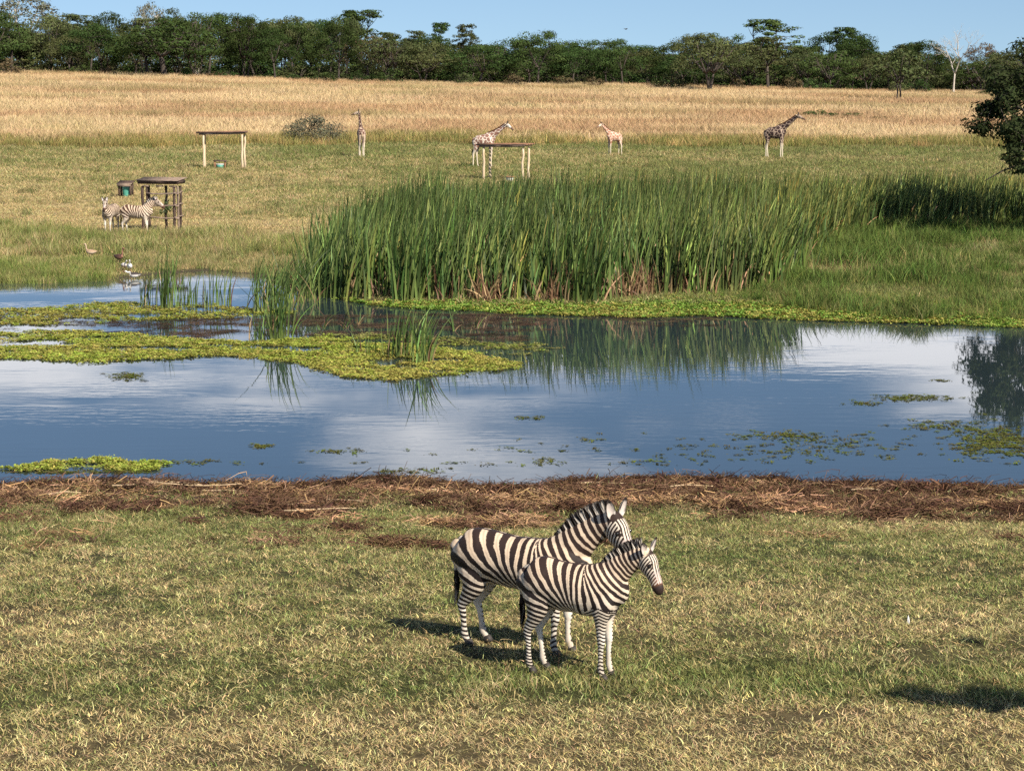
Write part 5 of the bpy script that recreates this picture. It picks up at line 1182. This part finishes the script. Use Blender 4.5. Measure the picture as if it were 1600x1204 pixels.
for px, py, yaw, sc, lab, kw in [
    (565, 247, 98, 1.10, 'giraffe seen from behind with pale rump and head turned aside', dict(neck=(74, 14), head=(-12, 72), legs=(.05, 0, 0, 0), patch=(.11, .048, .036), nl=0.90, base=(0.62, 0.47, 0.34))),
    (756, 262, -12, 1.12, 'pale patched giraffe standing behind the second pole shelter', dict(neck=(36, -4), head=(-28, -14), legs=(.14, -.12, 0, .05), patch=(.26, .135, .10), nl=0.92, base=(0.80, 0.70, 0.58))),
    (960, 244, 205, .90, 'smallest reddish giraffe calf facing away from the other giraffes', dict(neck=(45, 0), head=(-22, 4), legs=(-.08, .1, 0, .05), patch=(.40, .19, .12), nl=0.82, base=(0.80, 0.62, 0.48))),
    (1210, 248, -20, 1.18, 'dark patched giraffe standing near the low bushes', dict(neck=(38, -6), head=(-18, -10), legs=(-.06, .16, .06, -.02), patch=(.045, .026, .024), nl=0.98, base=(0.42, 0.31, 0.23)))]:
    l, a_ = faceto(px, py, yaw); r = root('giraffe', l, a_, lab, 'giraffe'); r.scale = (sc, sc, sc); giraffe(r, **kw)

# ------------------------------------------------------------------ water birds and one in the sky
def bird_mat(): return plain_mat('feathers', (1, 1, 1), 0.8, 0.15, 30, vc=True, bump=0)
M['bird'] = bird_mat()
def goose(px, py, yaw, sc, label, back, belly, headc, neck_up=1.0, swim=False):
    q = plane(px, py, 0.0); z = max(0.0, float(height(q[0], q[1]))) if not swim else -0.10
    r = root('goose', (q[0], q[1], z), math.radians(yaw), label, 'goose'); r.scale = (sc,) * 3; mb = MB()
    loft(mb, [(-.30, 0, .36, .02, .015), (-.20, 0, .34, .07, .06), (-.05, 0, .32, .115, .11), (.10, 0, .33, .11, .115), (.20, 0, .36, .06, .07)], 4, 14)
    nk = [(.14, 0, .37, .05, .06), (.22, 0, .45, .034, .038), (.25 + .1 * (1 - neck_up), 0, .45 + .15 * neck_up, .028, .03), (.28 + .12 * (1 - neck_up), 0, .50 + .18 * neck_up, .034, .036), (.33 + .12 * (1 - neck_up), 0, .49 + .18 * neck_up, .026, .026)]
    loft(mb, nk, 4, 12); V, Q, T, Nn = fuse(mb, 0.014, 3)
    up = ss(.30, .36, V[:, 2])[:, None]; hd = ss(.18, .24, V[:, 0])[:, None]
    c = (np.array(belly) * (1 - up) + np.array(back) * up) * (1 - hd) + np.array(headc) * hd
    obj('body', mk_mesh('body', V, Q, T, M['bird'], c, True), r)
    e = np.array(nk[-1][:3]); mb = MB(); mb.tube([e - [.01, 0, 0], e + [.035, 0, -.008], e + [.075, 0, -.02]], [.018, .014, .006], 8, (.30, .14, .10)); obj('beak', mb.mesh('beak', M['bird'], True), r)
    if not swim:
        for sg in (-1, 1):
            mb = MB(); mb.tube([(0, .05 * sg, .26), (.02, .05 * sg, .12), (0, .05 * sg, 0.01)], [.016, .010, .010], 6, (.42, .25, .16)); mb.box((.03, .05 * sg, .006), (.09, .06, .012), None, (.42, .25, .16)); obj('leg', mb.mesh('leg', M['bird'], True), r)
goose(143, 411, 170, .85, 'pale buff goose standing alone on the straw bank', (.40, .27, .17), (.60, .46, .33), (.50, .36, .25))
goose(186, 420, -40, .95, 'dark chestnut goose at the waterline behind the white ones', (.09, .045, .035), (.20, .10, .07), (.30, .15, .10))
goose(194, 429, -60, .80, 'white and pink tinged goose on the muddy waterline', (.78, .70, .63), (.62, .42, .34), (.80, .74, .68), 0.3)
goose(203, 430, -80, .85, 'clean white goose facing the water beside the pink tinged one', (.80, .77, .72), (.78, .74, .68), (.82, .80, .76), 0.5)
goose(211, 436, 200, .80, 'black tailed goose feeding in the shallows', (.05, .04, .04), (.70, .66, .6), (.76, .72, .66), 0.0, True)
bd = 210.0; q = at_d(978, 46, bd); r = root('flying_bird', q, 0.6, 'tiny dark bird flying in the blue sky', 'bird')
mb = MB(); loft(mb, [(-.16, 0, 0, .012, .01), (-.08, 0, 0, .035, .03), (.04, 0, 0, .04, .038), (.12, 0, .01, .02, .022)], 3, 10); obj('body', mb.mesh('body', M['hoof'], True), r)
for sg in (-1, 1):
    mb = MB(); mb.add([(-.07, .02 * sg, .01), (.06, .02 * sg, .01), (.04, .18 * sg, .09), (-.06, .16 * sg, .08), (-.05, .36 * sg, .03)], [[0, 1, 2, 3]] if sg > 0 else [[3, 2, 1, 0]], [[3, 2, 4]] if sg > 0 else [[4, 2, 3]]); w_ = obj('wing', mb.mesh('wing', M['hoof']), r); w_.modifiers.new('t', 'SOLIDIFY').thickness = 0.012

# ------------------------------------------------------------------ shelters and feeders
def pole(mb, a, b, r0, r1=None, n=8, jit=0.015, seed=0):
    g = np.random.default_rng(seed); t = np.linspace(0, 1, 6)[:, None]; P = np.array(a) * (1 - t) + np.array(b) * t; P[1:-1] += g.normal(0, jit, (4, 3)); mb.tube(P, np.linspace(r0, r1 or r0 * 0.85, 6), n)
def part(name, parent, fn, mat):
    mb = MB(); fn(mb); return obj(name, mb.mesh(name, mat, True, False), parent)
def pole_shelter(px, py, yaw, W, D, Hh, label, extra):
    l, a_ = faceto(px, py, yaw); r = root('pole_shelter', l, a_, label, 'shelter')
    k = 0
    for sx, sy in extra:
        part('post', r, lambda mb: pole(mb, (sx, sy, -0.2), (sx + 0.02, sy, Hh), 0.085, 0.07, seed=k), M['wood_pale']); k += 1
    for sy in (-D / 2, D / 2): part('beam', r, lambda mb: pole(mb, (-W / 2 - 0.15, sy, Hh + 0.04), (W / 2 + 0.1, sy, Hh + 0.10), 0.06, 0.05, seed=k + 9), M['wood_grey'])
    n = 11
    for i in range(n):
        y = -D / 2 - 0.12 + (D + 0.24) * i / (n - 1)
        part('roof_pole', r, lambda mb: pole(mb, (-W / 2 - 0.35, y, Hh + 0.15), (W / 2 + 0.25, y, Hh + 0.19), 0.055, 0.045, 6, seed=i), M['wood_red'] if i % 3 else M['wood_dark'])
    return r
pole_shelter(349, 264, 6, 3.0, 0.7, 2.42, 'pole shelter with flat stick roof over a green feeder', [(-1.35, -.3), (-1.30, .35), (1.35, -.35), (1.50, .3)])
pole_shelter(791, 281, -18, 2.75, 1.5, 2.10, 'pole shelter with pale posts beside the pale patched giraffe', [(-1.30, -.70), (-1.35, .72), (1.28, .70), (1.32, -.70)])
def box_feeder(px, py, yaw, W, Hh, label, roof=True):
    l, a_ = faceto(px, py, yaw); r = root('box_feeder', l, a_, label, 'feeder')
    for sx in (-1, 1):
        for sy in (-1, 1): part('post', r, lambda mb: mb.box((sx * W * .42, sy * W * .28, Hh * .40), (.09, .09, Hh * .86)), M['wood_dark'])
    part('bin', r, lambda mb: mb.tube([(0.03, 0, .03), (0.03, 0, .1), (0.03, 0, Hh * .58), (0.03, 0, Hh * .64)], [W * .24, W * .27, W * .30, W * .31], 14), M['teal'])
    for i in range(5): part('roof_board', r, lambda mb: mb.box((0, -W * .40 + i * W * .2, Hh * (.84 + .03 * i)), (W * 1.12, W * .22, .045), (0.12, 0, 0.01 * i)), M['wood_dark'] if i else M['wood_grey'])
    part('rim', r, lambda mb: mb.box((0, -W * .47, Hh * .74), (W * 1.0, .05, .10)), M['wood_grey'])
    return r
box_feeder(197, 308, -6, .78, .92, 'dark roofed box feeder with green bin behind the zebras')
l, a_ = faceto(344, 264, 4); r = root('low_feeder', l, a_, 'low brown framed feeder with green bin under the stick roof', 'feeder')
for sx in (-1, 1): part('post', r, lambda mb: mb.box((sx * .36, 0, .24), (.09, .35, .56)), M['wood_red'])
part('bin', r, lambda mb: mb.tube([(0, 0, -.02), (0, 0, .2), (0, 0, .28)], [.24, .25, .26], 14), M['teal']); part('lid', r, lambda mb: mb.box((0, 0, .33), (.52, .30, .06)), M['white'])
for i in range(3): part('roof_board', r, lambda mb: mb.box((0, -.16 + .16 * i, .56 + .012 * i), (.92, .15, .06), (0, .04, 0)), M['wood_dark'])
l, a_ = faceto(797, 284, -10); r = root('salt_lick_tub', l, a_, 'white salt tub with red lid under the pale pole shelter', 'tub')
part('tub', r, lambda mb: mb.tube([(0, 0, -.02), (0, 0, .08), (0, 0, .26), (0, 0, .28)], [.20, .24, .25, .25], 14), M['white'])
part('lid', r, lambda mb: mb.tube([(0, 0, .285), (0, 0, .32), (0, 0, .345)], [.30, .30, .24], 14), M['wood_red']); part('handle', r, lambda mb: mb.tube([(-.09, 0, .34), (-.05, 0, .42), (.05, 0, .42), (.09, 0, .34)], .018, 6), M['wood_dark'])
# feeding hut
l, a_ = faceto(254, 361, -14); hut = root('feeding_hut', l, a_, 'open wooden feeding hut with trough roof and side rails', 'hut')
for i, (x, y, rr) in enumerate([(-.80, -.32, .07), (-.78, .34, .06), (-.58, -.34, .045), (.05, .32, .06), (.74, -.34, .065), (.76, .34, .06), (.90, -.30, .05)]):
    part('post', hut, lambda mb: pole(mb, (x, y, -.2), (x + .01, y, 2.05), rr, rr * .92, seed=i), M['wood_dark'] if i != 6 else M['wood_grey'])
for i, z in enumerate((.62, 1.18, 1.72)): part('rail', hut, lambda mb: pole(mb, (-.58, -.39, z + .02), (1.0, -.40, z), .036, .032, seed=20 + i), M['wood_grey'])
for i, z in enumerate((.60, 1.15, 1.70)): part('rail', hut, lambda mb: pole(mb, (.82, -.50, z + .07), (.84, .45, z + .09), .034, .03, seed=30 + i), M['wood_grey'])
for sy, nm in ((-1, 'trough_side'), (1, 'trough_side')): part(nm, hut, lambda mb: mb.box((0, sy * .46, 2.24), (1.92, .05, .16), (sy * -.5, 0, 0)), M['wood_dark'])
for sx in (-1, 1): part('trough_end', hut, lambda mb: mb.box((sx * .95, 0, 2.24), (.05, .86, .15), (0, sx * .45, 0)), M['wood_dark'])
for i in range(5): part('roof_board', hut, lambda mb: mb.box((0, -.46 + i * .23, 2.325 + .02 * i), (2.06, .215, .035), (0, 0, .004 * (i - 3))), M['wood_grey'])
for i in range(3): part('bracket', hut, lambda mb: mb.box((-.6 + i * .65, -.34, 2.06), (.30, .14, .06)), M['wood_grey'])
hb = root('hay_bundle', (l[0] + .28, l[1] - .35, l[2] + 1.05), 0, 'green leafy browse bundle hung inside the feeding hut', 'browse')
g = np.random.default_rng(3); V, Q, C = leaf_quads(g, g.normal(0, .10, (14, 3)) * np.array([1, 1, 1.5]), np.full(14, .12), 14, .06, 1.0, 0); obj('leaves', mk_mesh('leaves', V, Q, None, M['palm'], C), hb)
mb = MB(); mb.tube([(0, 0, -.2), (.02, 0, .2), (.0, .05, .66), (.02, .1, 1.02)], [.02, .018, .012, .012], 6); obj('stem', mb.mesh('stem', M['bark'], True), hb)

# ------------------------------------------------------------------ small things on the near bank
sg = 'long pale dry reed stalk lying on the brown litter'
for i, (px, py, ln, yw, bend) in enumerate([(245, 757, 1.6, 4, .12), (330, 752, 1.3, -6, .05), (370, 760, 1.0, 2, .1), (300, 765, 1.8, 3, -.1), (355, 775, .9, -3, .03), (180, 760, .7, 10, .1), (480, 795, .9, 28, .06), (540, 790, .8, -24, .05), (500, 805, 1.2, 6, .08), (160, 748, .5, 70, 0), (100, 775, .6, 12, .05), (690, 775, .8, -10, .1), (1080, 768, .8, 8, .1), (1360, 772, .7, -14, .08), (940, 765, .9, 5, .12), (1500, 765, .6, 15, .1)]):
    p = at(px, py); c, s_n = math.cos(math.radians(yw)), math.sin(math.radians(yw)); t = np.linspace(-.5, .5, 7); mb = MB()
    P = np.stack([t * ln * c - bend * (1 - 4 * t * t) * s_n, t * ln * s_n + bend * (1 - 4 * t * t) * c, 0 * t], -1)
    P[:, 2] = height(p[0] + P[:, 0], p[1] + P[:, 1]) - p[2] + 0.10; P[:, 2] = P[:, 2] * .5 + P[:, 2].mean() * .5
    mb.tube(P, np.linspace(.016, .008, 7), 6); tag(obj('dry_stalk', mb.mesh('dry_stalk', M['stalk'], True, False), None, p), sg, 'stalk', 'pale stalks on the litter')
p = at(1420, 976); mb = MB(); t = np.linspace(0, 1, 7); wv = .018 * np.sin(np.pi * (t * .85 + .12))
for k in range(6): mb.add([(-wv[k], 0.006 * k, .16 * t[k]), (0, -.012 + .006 * k, .16 * t[k]), (wv[k], .006 * k, .16 * t[k]), (-wv[k + 1], .006 * (k + 1), .16 * t[k + 1]), (0, -.012 + .006 * (k + 1), .16 * t[k + 1]), (wv[k + 1], .006 * (k + 1), .16 * t[k + 1])], [[0, 1, 4, 3], [1, 2, 5, 4]])
fo = root('white_feather', p, 0.2, 'single white feather standing in the short grass', 'feather'); fo.scale = (.7, .7, .7); v_ = obj('vane', mb.mesh('vane', M['white']), fo); mb = MB(); mb.tube([(0, -.012, -.01), (0, 0, .08), (0, .03, .165)], [.003, .0025, .0012], 5); obj('quill', mb.mesh('quill', M['white']), fo)
# grassy hummock on the near shore and small shore tufts
for px, py, n, spx, hpx, lab in [(402, 748, 150, 46, 26, 'round green grass hummock at the near water edge'), (345, 750, 50, 24, 12, 'small flat grass tuft beside the hummock'), (488, 752, 30, 8, 16, 'thin upright sprig at the near water edge'), (590, 748, 60, 40, 12, 'low green tuft on the near shore'), (1078, 742, 40, 20, 12, 'little green tuft on the litter bank below the drifting weed'), (660, 748, 50, 30, 10, 'flat green sprigs beside the low tuft'), (1200, 742, 40, 30, 8, 'thin green sprigs at the litter crest')]:
    p = at(px, py); s = F / p[1]; gg = np.random.default_rng(int(px)); V, Q, bi, t = blades(gg, n, spx / s, (hpx / s * .4, hpx / s * 1.1), (.008, .016), (.2, 1.2), 4, 1.7)
    c = np.where((gg.uniform(0, 1, n) < .7)[:, None], GREEN * 1.1, STRAW * .9) * gg.uniform(.7, 1.3, (n, 1)); tag(obj('grass_tuft', mk_mesh('grass_tuft', V, Q, None, M['reed_solo'], c[bi]), None, (p[0], p[1], p[2] + .02)), lab, 'grass tuft')
